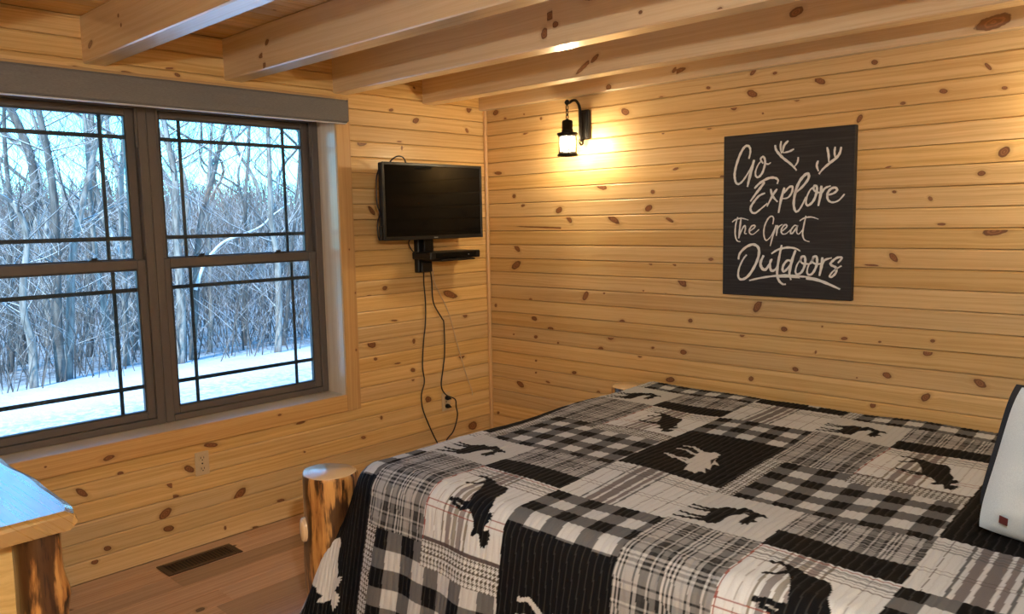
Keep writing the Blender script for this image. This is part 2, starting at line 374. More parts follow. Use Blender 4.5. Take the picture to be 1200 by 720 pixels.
BM= {'body': [(0.405,0.405),(0.411,0.393),(0.451,0.412),(0.488,0.424),(0.528,0.423),(0.547,0.46),(0.555,0.514),(0.578,0.557),(0.578,0.586),(0.581,0.583),(0.599,0.579),(0.595,0.589),(0.605,0.59),(0.597,0.598),(0.606,0.602),(0.593,0.607),(0.6,0.611),(0.586,0.622),(0.582,0.643),(0.608,0.633),(0.608,0.643),(0.617,0.647),(0.609,0.656),(0.615,0.663),(0.605,0.668),(0.61,0.677),(0.597,0.684),(0.596,0.695),(0.586,0.691),(0.578,0.698),(0.571,0.674),(0.566,0.656),(0.552,0.659),(0.541,0.672),(0.528,0.671),(0.531,0.658),(0.54,0.642),(0.531,0.622),(0.518,0.607),(0.487,0.589),(0.479,0.569),(0.468,0.528),(0.447,0.47)],'legs': [[(0.402,0.581),(0.425,0.575),(0.464,0.58),(0.49,0.575)],[(0.423,0.59),(0.461,0.601),(0.474,0.593),(0.49,0.583)],[(0.385,0.478),(0.411,0.463),(0.429,0.43),(0.446,0.426)],[(0.372,0.404),(0.388,0.396),(0.419,0.405),(0.448,0.414)]]}
WM= {'body': [(0.853,0.975),(0.852,0.92),(0.835,0.819),(0.867,0.817),(0.892,0.801),(0.918,0.822),(0.921,0.876),(0.917,0.901),(0.946,0.954),(0.916,0.824),(0.936,0.902),(0.972,0.942),(0.95,0.951),(0.97,1.007),(0.947,1.002),(0.975,1.05),(0.946,1.05),(0.949,1.08),(0.923,1.069),(0.901,1.077),(0.884,1.014),(0.881,0.981),(0.847,0.973)],'legs': [[(0.754,0.948),(0.798,0.975),(0.827,0.951),(0.865,0.954)],[(0.753,0.853),(0.783,0.844),(0.826,0.872),(0.852,0.875)],[(0.755,0.802),(0.79,0.794),(0.838,0.827)],[(0.776,0.947),(0.828,0.973),(0.873,0.991)]]}
W2= [(1.057,-2.29),(1.143,-2.31),(1.173,-2.338),(1.166,-2.37),(1.168,-2.408),(1.199,-2.448),(1.194,-2.472),(1.225,-2.464),(1.255,-2.465),(1.233,-2.472),(1.254,-2.476),(1.23,-2.481),(1.246,-2.487),(1.221,-2.49),(1.232,-2.499),(1.205,-2.501),(1.191,-2.519),(1.226,-2.528),(1.247,-2.525),(1.235,-2.534),(1.256,-2.539),(1.241,-2.546),(1.254,-2.555),(1.234,-2.559),(1.244,-2.568),(1.223,-2.569),(1.231,-2.581),(1.21,-2.579),(1.203,-2.595),(1.186,-2.584),(1.165,-2.567),(1.165,-2.549),(1.133,-2.554),(1.104,-2.555),(1.067,-2.543),(1.075,-2.53),(1.096,-2.527),(1.053,-2.497),(1.05,-2.479),(0.982,-2.439),(0.941,-2.415),(0.931,-2.425),(0.925,-2.435),(0.931,-2.43),(0.936,-2.425),(0.936,-2.42),(0.952,-2.41),(0.957,-2.395),(0.973,-2.38),(0.994,-2.36),(1.015,-2.34),(1.025,-2.325),(1.03,-2.325),(1.046,-2.305)]
STROKES= [('go',0.0122,[(1.8968,1.8801),(1.904,1.9094),(1.9018,1.934),(1.8883,1.9455),(1.8692,1.9364),(1.8465,1.8993),(1.8277,1.8474),(1.8203,1.8087),(1.8226,1.7836),(1.8287,1.7654),(1.8425,1.7577),(1.8637,1.7709),(1.8902,1.805),(1.9126,1.8423),(1.9254,1.873)]),('go',0.0143,[(1.9254,1.873),(1.9128,1.8283),(1.8983,1.7728),(1.8911,1.7414)]),('go',0.0107,[(1.9726,1.8526),(1.9592,1.8743),(1.9721,1.8855),(1.9816,1.8728),(1.982,1.8451),(1.9696,1.8077),(1.9512,1.7878),(1.9361,1.792),(1.9338,1.8166),(1.9465,1.8473),(1.9613,1.8637)]),('go',0.0072,[(1.9782,1.8558),(1.9987,1.8476),(2.0132,1.8553)]),('antler_a',0.0122,[(2.0337,1.9377),(2.0377,1.917),(2.0526,1.8954),(2.0783,1.8699),(2.1109,1.8441),(2.1361,1.8189),(2.1433,1.8084)]),('antler_a',0.0093,[(2.0642,1.954),(2.0611,1.9254),(2.0671,1.8944)]),('antler_a',0.0115,[(2.0999,1.9528),(2.0789,1.9309),(2.0724,1.8975)]),('antler_a',0.0093,[(2.1289,1.9119),(2.1062,1.9018),(2.076,1.8972)]),('antler_a',0.0086,[(2.1508,1.8718),(2.1478,1.8485),(2.1341,1.8292)]),('antler_b',0.0122,[(2.3535,1.9049),(2.3477,1.878),(2.332,1.8564),(2.2996,1.8324),(2.2702,1.8079),(2.2522,1.7858)]),('antler_b',0.01,[(2.3258,1.9071),(2.3231,1.8829),(2.327,1.8567)]),('antler_b',0.0107,[(2.2879,1.9083),(2.2953,1.8751),(2.2978,1.8391)]),('antler_b',0.0107,[(2.2474,1.8488),(2.2412,1.8261),(2.2502,1.7991)]),('explore',0.0121,[(1.929,1.7321),(1.9581,1.7581),(2.0013,1.7787),(2.0347,1.7793),(2.0515,1.7673),(2.0471,1.7496)]),('explore',0.013,[(1.9823,1.7616),(1.9585,1.7309),(1.9392,1.7088),(1.9077,1.6686)]),('explore',0.0112,[(1.9856,1.7071),(1.9542,1.6946),(1.9251,1.6635),(1.9096,1.6364),(1.9159,1.6155),(1.9358,1.6105),(1.9649,1.6305),(1.9985,1.6569)]),('explore',0.0112,[(2.0142,1.7263),(2.0243,1.6922),(2.051,1.6621)]),('explore',0.0112,[(2.0475,1.725),(2.0266,1.6966),(1.9963,1.6411)]),('explore',0.013,[(2.085,1.7302),(2.0696,1.6772),(2.0567,1.6081)]),('explore',0.0102,[(2.0832,1.7035),(2.106,1.7293),(2.1244,1.7329),(2.1226,1.7065),(2.1023,1.6806),(2.0696,1.6772)]),('explore',0.013,[(2.1365,1.7016),(2.1702,1.7266),(2.2009,1.7645),(2.2026,1.7883),(2.187,1.7869),(2.1605,1.7577),(2.1409,1.7102),(2.1329,1.6531),(2.1405,1.6175),(2.1543,1.615),(2.172,1.6388),(2.1937,1.682)]),('explore',0.0112,[(2.2423,1.702),(2.2287,1.7155),(2.2328,1.7327),(2.244,1.7257),(2.2424,1.6977),(2.2299,1.6634),(2.208,1.6422),(2.1944,1.647),(2.196,1.6775),(2.211,1.7119),(2.2306,1.7284)]),('explore',0.0084,[(2.2378,1.7065),(2.2556,1.6993),(2.2685,1.7075)]),('explore',0.013,[(2.2658,1.7312),(2.2624,1.6883),(2.2526,1.6367)]),('explore',0.0102,[(2.2624,1.6883),(2.2814,1.7177),(2.3093,1.7285)]),('explore',0.0112,[(2.2995,1.687),(2.3251,1.6946),(2.3397,1.709),(2.3288,1.72),(2.3075,1.7124),(2.2951,1.6914),(2.2978,1.6656),(2.3176,1.6522),(2.3474,1.6598),(2.3741,1.6886)]),('the',0.0069,[(1.8098,1.5662),(1.8286,1.5789),(1.8615,1.5849),(1.8988,1.5758)]),('the',0.0077,[(1.8403,1.5917),(1.829,1.5508),(1.8272,1.5031),(1.837,1.4727),(1.856,1.4663)]),('the',0.0095,[(1.8591,1.5893),(1.8527,1.5376),(1.8463,1.4836)]),('the',0.0077,[(1.8463,1.4836),(1.8623,1.5246),(1.8783,1.5482),(1.8832,1.5331),(1.8788,1.5095),(1.8905,1.5073)]),('the',0.0077,[(1.9042,1.518),(1.9315,1.5371),(1.9337,1.5477),(1.9177,1.5457),(1.9041,1.5244),(1.909,1.5073),(1.9274,1.5051),(1.9567,1.5284)]),('great',0.0077,[(2.028,1.5531),(2.0319,1.5823),(2.0207,1.5929),(2.0031,1.5807),(1.9858,1.5451),(1.9819,1.5071),(1.9891,1.4796),(2.0004,1.4754),(2.0223,1.4986),(2.0457,1.5487)]),('great',0.0086,[(2.0457,1.5487),(2.0311,1.5028),(2.0165,1.4459)]),('great',0.0095,[(2.0532,1.5487),(2.0505,1.5237),(2.0479,1.4965)]),('great',0.0069,[(2.0493,1.5195),(2.059,1.5403),(2.0784,1.5526)]),('great',0.0077,[(2.0768,1.5194),(2.0982,1.5379),(2.0993,1.5482),(2.0872,1.5483),(2.0724,1.5256),(2.0771,1.5069),(2.0966,1.5068),(2.122,1.5274)]),('great',0.0077,[(2.1536,1.5436),(2.1387,1.5458),(2.1221,1.5253),(2.1202,1.5088),(2.1309,1.5109),(2.1516,1.5395),(2.1536,1.5457),(2.15,1.5149),(2.1608,1.5046),(2.1772,1.523)]),('great',0.0077,[(2.1946,1.592),(2.1851,1.5474),(2.1797,1.5066),(2.1887,1.4781),(2.2139,1.468)]),('great',0.0069,[(2.1637,1.568),(2.1885,1.5819),(2.2217,1.5854),(2.2547,1.5749)]),('outdoors',0.0135,[(1.8466,1.3763),(1.8548,1.408),(1.8883,1.4398),(1.9272,1.4531),(1.9551,1.4353),(1.9558,1.394),(1.9344,1.3417),(1.9016,1.2937),(1.8679,1.2741),(1.8477,1.2866),(1.8501,1.329),(1.8722,1.3769),(1.8917,1.4007)]),('outdoors',0.0145,[(1.9831,1.3996),(1.9672,1.3633),(1.9731,1.3376),(1.9924,1.3278),(2.0137,1.354),(2.0267,1.3825)]),('outdoors',0.0125,[(2.0213,1.3798),(2.0165,1.349),(2.025,1.3236),(2.0437,1.3293),(2.0541,1.3448)]),('outdoors',0.0125,[(2.076,1.4517),(2.0639,1.3908),(2.0545,1.3194),(2.0633,1.2789),(2.0848,1.2593),(2.1006,1.26)]),('outdoors',0.0104,[(2.0235,1.4079),(2.0579,1.4287),(2.1051,1.4393),(2.1466,1.4347),(2.1699,1.4226)]),('outdoors',0.0114,[(2.1272,1.3719),(2.1063,1.3765),(2.0858,1.3507),(2.0836,1.3253),(2.0968,1.3257),(2.1223,1.3567),(2.1297,1.3744)]),('outdoors',0.0135,[(2.1468,1.4273),(2.1297,1.377),(2.1179,1.3163),(2.1264,1.2812)]),('outdoors',0.0114,[(2.1916,1.3584),(2.1735,1.3729),(2.1781,1.3954),(2.1934,1.3932),(2.1942,1.3584),(2.1797,1.3232),(2.1594,1.3101),(2.1479,1.3222),(2.1559,1.3575),(2.1783,1.3879)]),('outdoors',0.0083,[(2.1864,1.3657),(2.2093,1.3613),(2.2293,1.3667)]),('outdoors',0.0114,[(2.2518,1.3598),(2.2316,1.3717),(2.2361,1.3964),(2.2511,1.3942),(2.2518,1.3598),(2.2377,1.325),(2.2205,1.3096),(2.2061,1.319),(2.212,1.3539),(2.2363,1.389)]),('outdoors',0.0083,[(2.2468,1.3646),(2.2642,1.3626),(2.2788,1.3703)]),('outdoors',0.0135,[(2.2782,1.3947),(2.2743,1.3506),(2.2655,1.3062)]),('outdoors',0.0104,[(2.272,1.3456),(2.2884,1.3803),(2.3221,1.3931)]),('outdoors',0.0114,[(2.3516,1.3695),(2.37,1.394),(2.3462,1.3935),(2.3202,1.3712),(2.3205,1.3591),(2.3425,1.3475),(2.3431,1.3234),(2.3243,1.3033),(2.3145,1.3078),(2.3333,1.3328),(2.3686,1.3569)]),('underline',0.0104,[(1.9075,1.2704),(1.9684,1.2857),(2.0442,1.2986),(2.1077,1.3033),(2.1699,1.3004),(2.2106,1.2983),(2.2559,1.2911)]),('underline',0.0083,[(2.055,1.2929),(2.1078,1.2967),(2.1701,1.2929)]),('underline',0.0135,[(2.2007,1.2915),(2.256,1.2861),(2.3106,1.2686),(2.3642,1.2466)])]
TRUNKS= [(0.075,[(-10.6,0.08,-0.98),(-10.6,0.1,-0.2),(-10.6,0.03,0.23),(-10.6,0.06,0.77),(-10.6,0.15,1.31),(-10.6,0.14,1.69),(-10.6,-0.0,2.02),(-10.6,-0.13,2.12)]),(0.095,[(-10.9,0.59,-1.09),(-10.9,0.58,-0.29),(-10.9,0.63,0.72),(-10.9,0.69,1.86),(-10.9,0.67,2.7),(-10.9,0.61,3.25),(-10.9,0.55,3.68),(-10.9,0.5,4.06)]),(0.085,[(-11.2,0.77,-1.16),(-11.2,0.88,-0.05),(-11.2,0.98,0.98),(-11.2,1.14,1.71),(-11.2,1.33,2.38),(-11.2,1.52,3.05),(-11.2,1.67,3.64),(-11.2,1.83,4.25)]),(0.07,[(-11.6,1.68,-1.0),(-11.6,1.61,-0.0),(-11.6,1.55,0.75),(-11.6,1.5,1.71),(-11.6,1.51,2.62),(-11.6,1.51,3.52),(-11.6,1.46,4.26)]),(0.07,[(-12.2,2.13,-1.14),(-12.2,2.18,-0.1),(-12.2,2.21,0.73),(-12.2,2.24,1.87),(-12.2,2.35,3.01),(-12.2,2.47,3.98),(-12.2,2.56,4.62)]),(0.1,[(-11.0,2.66,-1.21),(-11.0,2.74,-0.24),(-11.0,2.76,0.73),(-11.0,2.76,1.69),(-11.0,2.8,2.4),(-11.0,2.72,3.09),(-11.0,2.64,3.7),(-11.0,2.59,4.31)]),(0.075,[(-11.4,3.07,-1.36),(-11.4,3.21,0.02),(-11.4,3.31,1.02),(-11.4,3.47,1.85),(-11.4,3.7,2.46),(-11.4,3.92,3.16),(-11.4,4.14,3.79),(-11.4,4.4,4.48)]),(0.055,[(-12.8,4.11,-1.5),(-12.8,4.19,-0.35),(-12.8,4.24,0.77),(-12.8,4.26,2.05),(-12.8,4.42,3.32),(-12.8,4.54,4.41),(-12.8,4.62,4.96)]),(0.085,[(-10.9,4.65,-1.3),(-10.9,4.72,-0.45),(-10.9,4.76,0.82),(-10.9,4.67,1.62),(-10.9,4.69,2.68),(-10.9,4.7,3.53),(-10.9,4.69,4.37)]),(0.06,[(-12.5,5.72,-1.63),(-12.5,5.86,-0.49),(-12.5,6.01,0.68),(-12.5,6.26,2.04),(-12.5,6.43,3.41),(-12.5,6.63,4.58)]),(0.07,[(-14.0,5.57,-1.72),(-14.0,5.59,-0.57),(-14.0,5.76,0.66),(-14.0,5.78,2.08),(-14.0,5.97,3.5),(-14.0,6.01,4.9)]),(0.08,[(-15.0,0.84,-1.5),(-15.0,0.96,-0.35),(-15.0,0.98,0.71),(-15.0,1.12,1.94),(-15.0,1.11,3.15),(-15.0,1.18,4.51)]),(0.09,[(-16.0,2.7,-1.82),(-16.0,2.82,-0.63),(-16.0,2.88,0.96),(-16.0,3.11,2.53),(-16.0,3.18,4.09),(-16.0,3.33,5.06)]),(0.09,[(-17.0,4.56,-2.24),(-17.0,4.61,-0.9),(-17.0,4.84,0.85),(-17.0,4.89,2.6),(-17.0,5.1,4.33),(-17.0,5.13,5.4)])]
SNOWLIMB= [(-11.3,3.19,0.36),(-11.3,3.33,0.72),(-11.3,3.5,0.98),(-11.3,3.82,1.27),(-11.3,4.25,1.41),(-11.3,4.64,1.56),(-11.3,4.95,1.8),(-11.3,5.36,2.05)]
# ============================================================ THE ROOM
RX, RY = 4.05, -4.40           # far ends of the room
ZC = 2.517                     # ceiling boards
ZB = 2.314                     # underside of the beams
PITCH, ZOFF = .0893, .010
seams = [0.0] + [ZOFF + PITCH * k for k in range(1, 29)] + [ZC]
W_R, W_L, W_B, W_T = -1.185, -3.105, .618, 2.20      # window opening in the window wall

# art wall (y = 0)
wall_back = MB().box(-.30, RX + .12, .015, .16, -.03, ZC + .12).build('wall_back', M_CORE)
tag(wall_back, 'knotty pine board wall behind the bed', kind='structure')
for i in range(len(seams) - 1):
    s0, s1 = seams[i], seams[i + 1]
    kn = [k for k in ART_KNOTS if s0 <= k[1] < s1] + rand_knots(3.1, RX, s0, s1, 2.0)
    extrude('plank', plank_loop(s0, s1), 0.0, RX, lambda t, n, s: (t, -n, s), M_PINE, wall_back, kn, 2)

# window wall (x = 0)
wl = MB()
wl.box(-.30, -.015, RY - .1, .015, -.03, W_B - .02); wl.box(-.30, -.015, RY - .1, .015, W_T + .02, ZC + .12)
wl.box(-.30, -.015, W_R + .02, .015, W_B - .02, W_T + .02); wl.box(-.30, -.015, RY - .1, W_L - .02, W_B - .02, W_T + .02)
wall_left = wl.build('wall_left', M_CORE)
tag(wall_left, 'knotty pine board wall around the window', kind='structure')
for i in range(len(seams) - 1):
    s0, s1 = seams[i], seams[i + 1]
    kn = [k for k in WIN_KNOTS if s0 <= k[1] < s1]
    spans = [(RY, 0.0)] if (s1 < W_B + .005 or s0 > W_T - .005) else [(RY, W_L - .012), (W_R + .012, 0.0)]
    for y0, y1 in spans:
        kk = kn + (rand_knots(y0, max(y0, -2.95), s0, s1, 1.5) if y0 < -3 else [])
        if s0 > 2.1: kk = kk + rand_knots(-1.0, 0, s0, s1, 1.2)
        extrude('plank', plank_loop(s0, s1), y0, y1, lambda t, n, s: (n, t, s), M_PINE, wall_left, kk, 2)

# head wall and rear wall, behind the camera
def back_wall(name, x0, x1, y0, y1, axis):
    e = empty(name, (x0, y0, 0), kind='structure')
    step = PITCH * 2
    for k in range(int(ZC / step) + 1):
        a, b = k * step, min((k + 1) * step, ZC)
        if axis == 'y': extrude('plank', plank_loop(a, b), y0, y1, lambda t, n, s: (x0 - n, t, s), M_PINE, e, rand_knots(y0, y1, a, b), 2)
        else: extrude('plank', plank_loop(a, b), x0, x1, lambda t, n, s: (t, y0 + n, s), M_PINE, e, rand_knots(x0, x1, a, b), 2)
    if axis == 'y': MB().box(x0 + .015, x0 + .12, y0 - .1, y1, -.03, ZC + .12).build('wall_core', M_CORE, e)
    else: MB().box(x0, x1 + .12, y0 - .12, y0 - .015, -.03, ZC + .12).build('wall_core', M_CORE, e)
    return e
back_wall('wall_right', RX, RX, RY, 0.0, 'y')
back_wall('wall_front', 0.0, RX, RY, RY, 'x')

# floor: boards parallel to the window wall
floor = MB().box(-.02, RX, RY, .015, -.06, -.016).build('floor', M_CORE)
tag(floor, 'varnished brown floor boards of uneven tone', kind='structure')
xs = [0.0, .10]
while xs[-1] < RX - .01: xs.append(min(xs[-1] + .142, RX))
for i in range(len(xs) - 1):
    y = RY; first = True
    while y < 0.0:
        L_ = random.uniform(1.5, 2.6); y2 = min(0.0, y + L_)
        if 0.0 - y2 < .3: y2 = 0.0
        extrude('floor_board', [(-.015, xs[i] + .0004), (-.002, xs[i] + .0004), (0.0, xs[i] + .002), (0.0, xs[i + 1] - .002), (-.002, xs[i + 1] - .0004), (-.015, xs[i + 1] - .0004)],
                y + .0005, y2 - .0005, lambda t, n, s: (s, t, n), M_FLOOR, floor, rand_knots(y, y2, xs[i], xs[i + 1], .5), 2)
        y = y2

# ceiling boards over the beams, parallel to the window wall
ceiling = MB().box(-.28, RX + .10, RY - .10, .015, ZC + .016, ZC + .08).build('ceiling', M_CORE)
tag(ceiling, 'pine board ceiling above exposed beams', kind='structure')
for i in range(int(RX / .09)):
    a = i * .09; b = RX if i == int(RX / .09) - 1 else a + .09
    extrude('ceiling_board', plank_loop(a, b), RY, 0.0, lambda t, n, s: (s, t, ZC - n), M_PINE, ceiling, rand_knots(RY, 0, a, b, .8), 2)

# beams
beam_places = [(-.055, 'fifth'), (-.535, ''), (-1.180, ''), (-1.815, ''), (-2.466, ''), (-3.11, ''), (-3.76, '')]
blab = ['half beam set flush against the pine wall above the wall lantern',
        'exposed beam ending between the window and the room corner',
        'exposed beam ending over the right end of the window valance',
        'exposed beam ending over the middle of the window valance',
        'exposed beam ending over the left sash, with pale underside',
        'exposed ceiling beam over the log dresser', 'exposed ceiling beam at the rear of the room']
BEAM_KNOTS = {2: [(1.58, 2.44, .03, .02, 20), (1.55, 2.375, .026, .02, 70), (1.61, 2.40, .018, .014, 0), (1.80, 2.485, .05, .026, 10), (2.03, 2.37, .01, .008, 0)],
              1: [(1.25, 2.36, .06, .012, 30), (1.32, 2.39, .03, .012, 35), (2.35, 2.42, .035, .018, 20), (2.9, 2.38, .02, .015, 0)],
              0: [(1.05, 2.335, .022, .017, 0), (1.5, 2.36, .05, .014, 10), (2.95, 2.35, .07, .03, 10), (1.48, 2.37, .02, .012, 40)],
              3: [(.42, 2.43, .022, .013, 30), (.37, 2.38, .03, .012, 10), (.38, 2.33, .03, .014, 15)],
              4: [(.10, 2.38, .03, .014, 20), (.42, 2.44, .01, .008, 0), (.44, 2.40, .009, .008, 0)]}
for i, (yb, _) in enumerate(beam_places):
    wdt = .055 if i == 0 else .096
    kn = BEAM_KNOTS.get(i, []) + rand_knots(2.2, RX, ZB, ZC, .9)
    # profile n measured towards -y from the far face, s = z
    lp = rect_loop(0.0, wdt, ZB, ZC - .0005, .005)
    b = extrude('ceiling_beam', lp, 0.0, RX, lambda t, n, s: (t, yb + wdt - n, s), M_BEAM, None, kn, 2)
    tag(b, blab[i], 'beam')

# corner strip
tr = extrude('trim_1', rect_loop(0, .022, 0, .022, .004), 0.0, ZB, lambda t, n, s: (n, -s, t), M_TRIM, None)
tag(tr, 'narrow pine corner strip', kind='structure')

# ------------------------------------------------------------ window casing and jamb liners
def casing(i, t0, t1, n0, n1, s0, s1, place, lab, kn=()):
    o = extrude('trim_%d' % i, rect_loop(n0, n1, s0, s1, .003), t0, t1, place, M_TRIM if i < 6 else M_SILL, None, kn, 2)
    tag(o, lab, kind='structure'); return o
CW = .095
vert = lambda t, n, s: (n, s, t)      # t along z, n along x, s along y
horz = lambda t, n, s: (n, t, s)      # t along y
casing(2, W_B - CW, W_T + CW, 0.0, .019, W_R, W_R + CW, vert, 'pine window casing on the right', [(1.45, -1.13, .006, .005, 0), (1.20, -1.10, .007, .005, 0), (.87, -1.11, .008, .007, 0)])
casing(3, W_B - CW, W_T + CW, 0.0, .019, W_L - CW, W_L, vert, 'pine window casing on the left')
casing(4, W_L, W_R, 0.0, .019, W_B - CW, W_B, horz, 'pine window casing below the sill', [(-2.49, .555, .03, .013, 8), (-2.75, .575, .006, .005, 0), (-1.62, .585, .012, .006, 0)])
casing(5, W_L, W_R, 0.0, .019, W_T, W_T + CW, horz, 'pine window casing over the window')
casing(6, W_L, W_R, -.30, .004, W_B - .02, W_B, horz, 'pine window sill board with daylight painted into its colour')
casing(7, W_L, W_R, -.30, .004, W_T, W_T + .02, horz, 'pine head board of the window')
casing(8, W_B, W_T, -.30, .004, W_R, W_R + .02, vert, 'pine jamb board of the window', [(.76, -1.175, .02, .01, 30)])
casing(9, W_B, W_T, -.30, .004, W_L - .02, W_L, vert, 'pine jamb board of the window on the left')

# ------------------------------------------------------------ the two double-hung windows
YM = -2.145
def make_window(i, y0, y1, lab):
    """y0 < y1; frame face at x = -.16"""
    z0, z1 = W_B + .001, W_T - .001
    w = empty('window_%d' % i, (-.20, (y0 + y1) / 2, z0), kind='structure'); w['label'] = lab
    fr = .042
    f = MB()
    f.cbox(-.27, -.16, y0, y0 + fr, z0, z1, .003); f.cbox(-.27, -.16, y1 - fr, y1, z0, z1, .003)
    f.cbox(-.27, -.16, y0 + fr, y1 - fr, z0, z0 + .032, .003); f.cbox(-.27, -.16, y0 + fr, y1 - fr, z1 - .032, z1, .003)
    f.build('window_frame', M_TAUPE, w)
    st = MB()
    st.cbox(-.172, -.1615, y0 + fr + .001, y0 + fr + .012, 1.98, z1 - .033, .002)
    st.cbox(-.172, -.1615, y1 - fr - .012, y1 - fr - .001, 1.98, z1 - .033, .002)
    st.build('sash_stop', M_TAUPE, w)
    def sash(name, xa, xb, za, zb, gz0, gz1, hb, gx):
        gy0, gy1 = y0 + .074, y1 - .085
        s = MB()
        s.cbox(xa, xb, y0 + fr, gy0, za, zb, .004); s.cbox(xa, xb, gy1, y1 - fr, za, zb, .004)
        s.cbox(xa, xb, gy0, gy1, za, gz0, .004); s.cbox(xa, xb, gy0, gy1, gz1, zb, .004)
        so = s.build(name, M_TAUPE, w)
        # grey glazing lip
        lip = MB(); e = .006
        lip.box(gx - .012, gx + .012, gy0, gy0 + e, gz0, gz1); lip.box(gx - .012, gx + .012, gy1 - e, gy1, gz0, gz1)
        lip.box(gx - .012, gx + .012, gy0 + e, gy1 - e, gz0, gz0 + e); lip.box(gx - .012, gx + .012, gy0 + e, gy1 - e, gz1 - e, gz1)
        lip.build('glazing_bead', M_GRILLE, so)
        MB().box(gx + .0075, gx + .0095, gy0 + .001, gy1 - .001, gz0 + .001, gz1 - .001).build('pane', M_PANE, so)
        for zz in hb: MB().cbox(gx - .004, gx + .004, gy0 + e, gy1 - e, zz - .010, zz + .010, .002).build('muntin', M_GRILLE, so)
        for yy in (gy0 + .105, gy1 - .112): MB().cbox(gx - .0045, gx + .0035, yy - .009, yy + .009, gz0 + e, gz1 - e, .002).build('muntin', M_GRILLE, so)
        return so
    sash('upper_sash', -.225, -.198, 1.395, z1 - .033, 1.443, 2.133, (2.03, 1.546), -.212)
    lo = sash('lower_sash', -.196, -.168, z0 + .033, 1.443, .690, 1.395, (1.296, .817), -.182)
    for yy in (y0 + .25, y1 - .27):
        lk = MB(); lk.cbox(-.192, -.172, yy - .03, yy + .03, 1.443, 1.450, .002)
        lk.cbox(-.188, -.176, yy - .018, yy + .010, 1.450, 1.459, .002); lk.cbox(-.185, -.168, yy - .004, yy + .004, 1.455, 1.461, .002)
        lk.build('sash_lock', M_GRILLE, lo)
    return w
make_window(1, YM + .0005, W_R - .001, 'right double-hung window with taupe frame and dark muntins')
make_window(2, W_L + .001, YM - .0005, 'left double-hung window with taupe frame and dark muntins')

# roller shade cassette
def fabric_material(name, a, b, sc=900, rough=.85):
    M = N(name); tc = M.n('TexCoord'); mp = M.n('Mapping', i_Vector=tc.outputs['Object'], i_Scale=(1, .08, 1))
    f = M.noise(mp.outputs[0], sc, 2); g = M.noise(tc.outputs['Object'], 6, 2)
    c = M.mix(M.smooth(f, .3, .7), a, b); c = M.mix(M.math('MULTIPLY', g, .3), c, tuple(k * .75 for k in a))
    M.bsdf(c, rough, M.bump(f, .15, .001)); return M.m
M_SHADE = fabric_material('shade_fabric', (.145, .140, .140), (.205, .198, .196))
M_WHITEBAR = plain('white_bar', (.75, .75, .76), .4)
val = empty('roller_shade_cassette', (.04, -2.15, 2.14), 'long taupe fabric roller shade cassette over the window', 'roller shade')
p = [(.0195, 2.158), (.060, 2.148), (.076, 2.150), (.084, 2.158), (.087, 2.185), (.086, 2.235), (.083, 2.262), (.076, 2.272), (.0195, 2.274)]
vb = MB(); vv = []
for yv in (-3.14, -1.147): vv += [(a, yv, b) for a, b in p]
k = len(p); vb.add(vv, [(j, (j + 1) % k, k + (j + 1) % k, k + j) for j in range(k)] + [tuple(range(k)), tuple(range(2 * k - 1, k - 1, -1))])
vb.build('fascia', M_SHADE, val)
MB().cbox(.050, .079, -3.135, -1.152, 2.1425, 2.1475, .002).build('hem_bar', M_WHITEBAR, val)
for yv in (-3.145, -1.147): MB().cbox(.0195, .085, yv, yv + .004, 2.157, 2.273, .001).build('end_cap', M_SHADE, val)
# ============================================================ TELEVISION WALL
TVX = .205
tv = empty('television', (TVX, -.63, 1.50), 'black flat screen television mounted on the pine wall', 'television')
MB().cbox(TVX - .045, TVX - .004, -1.018, -.246, 1.497, 1.935, .006).build('case', M_BLACK, tv)
bz = MB()
bz.cbox(TVX - .006, TVX, -1.020, -1.004, 1.495, 1.937, .002); bz.cbox(TVX - .006, TVX, -.260, -.244, 1.495, 1.937, .002)
bz.cbox(TVX - .006, TVX, -1.004, -.260, 1.921, 1.937, .002); bz.cbox(TVX - .006, TVX, -1.004, -.260, 1.495, 1.517, .002)
bz.build('bezel', M_BLACK, tv)
MB().box(TVX - .006, TVX - .003, -1.005, -.259, 1.516, 1.922).build('screen', M_GLOSSBLACK, tv)
MB().cbox(TVX - .075, TVX - .045, -.86, -.40, 1.56, 1.86, .02).build('rear_housing', M_BLACK, tv)
MB().box(TVX - .0005, TVX + .0006, -.652, -.622, 1.502, 1.508).build('badge', plain('badge_silver', (.35, .35, .36), .3, .8), tv)
MB().cbox(TVX - .030, TVX - .01, -1.034, -1.020, 1.497, 1.58, .003).build('side_control', M_BLACK, tv)

mt = empty('tv_wall_mount', (0, -.60, 1.29), 'black television wall mount column with a small shelf below', 'tv mount')
MB().cbox(.0005, .045, -.645, -.535, 1.288, 1.62, .006).build('column', M_BLACK, mt)
MB().cbox(.0455, .062, -.632, -.548, 1.292, 1.352, .004).build('cable_clip', M_BLACK, mt)
MB().cbox(.045, TVX - .076, -.70, -.56, 1.66, 1.76, .005).cbox(.0005, .045, -.74, -.50, 1.60, 1.84, .004).build('arm', M_IRON, mt)
MB().cbox(.062, .075, -.62, -.545, 1.355, 1.50, .003).build('bracket', M_IRON, mt)
MB().cbox(.046, .235, -.62, -.345, 1.360, 1.372, .003).build('shelf', M_BLACK, mt)
pl = empty('media_player', (.14, -.44, 1.373), 'slim black media box on the shelf under the television', 'media player')
MB().cbox(.050, .225, -.70, -.29, 1.3735, 1.418, .006).build('case', M_BLACK, pl)
MB().cbox(.2255, .2285, -.66, -.33, 1.381, 1.411, .001).build('front_panel', M_GLOSSBLACK, pl)
MB().box(.2286, .2292, -.40, -.392, 1.393, 1.398).build('button', plain('button_grey', (.3, .3, .3), .4), pl)

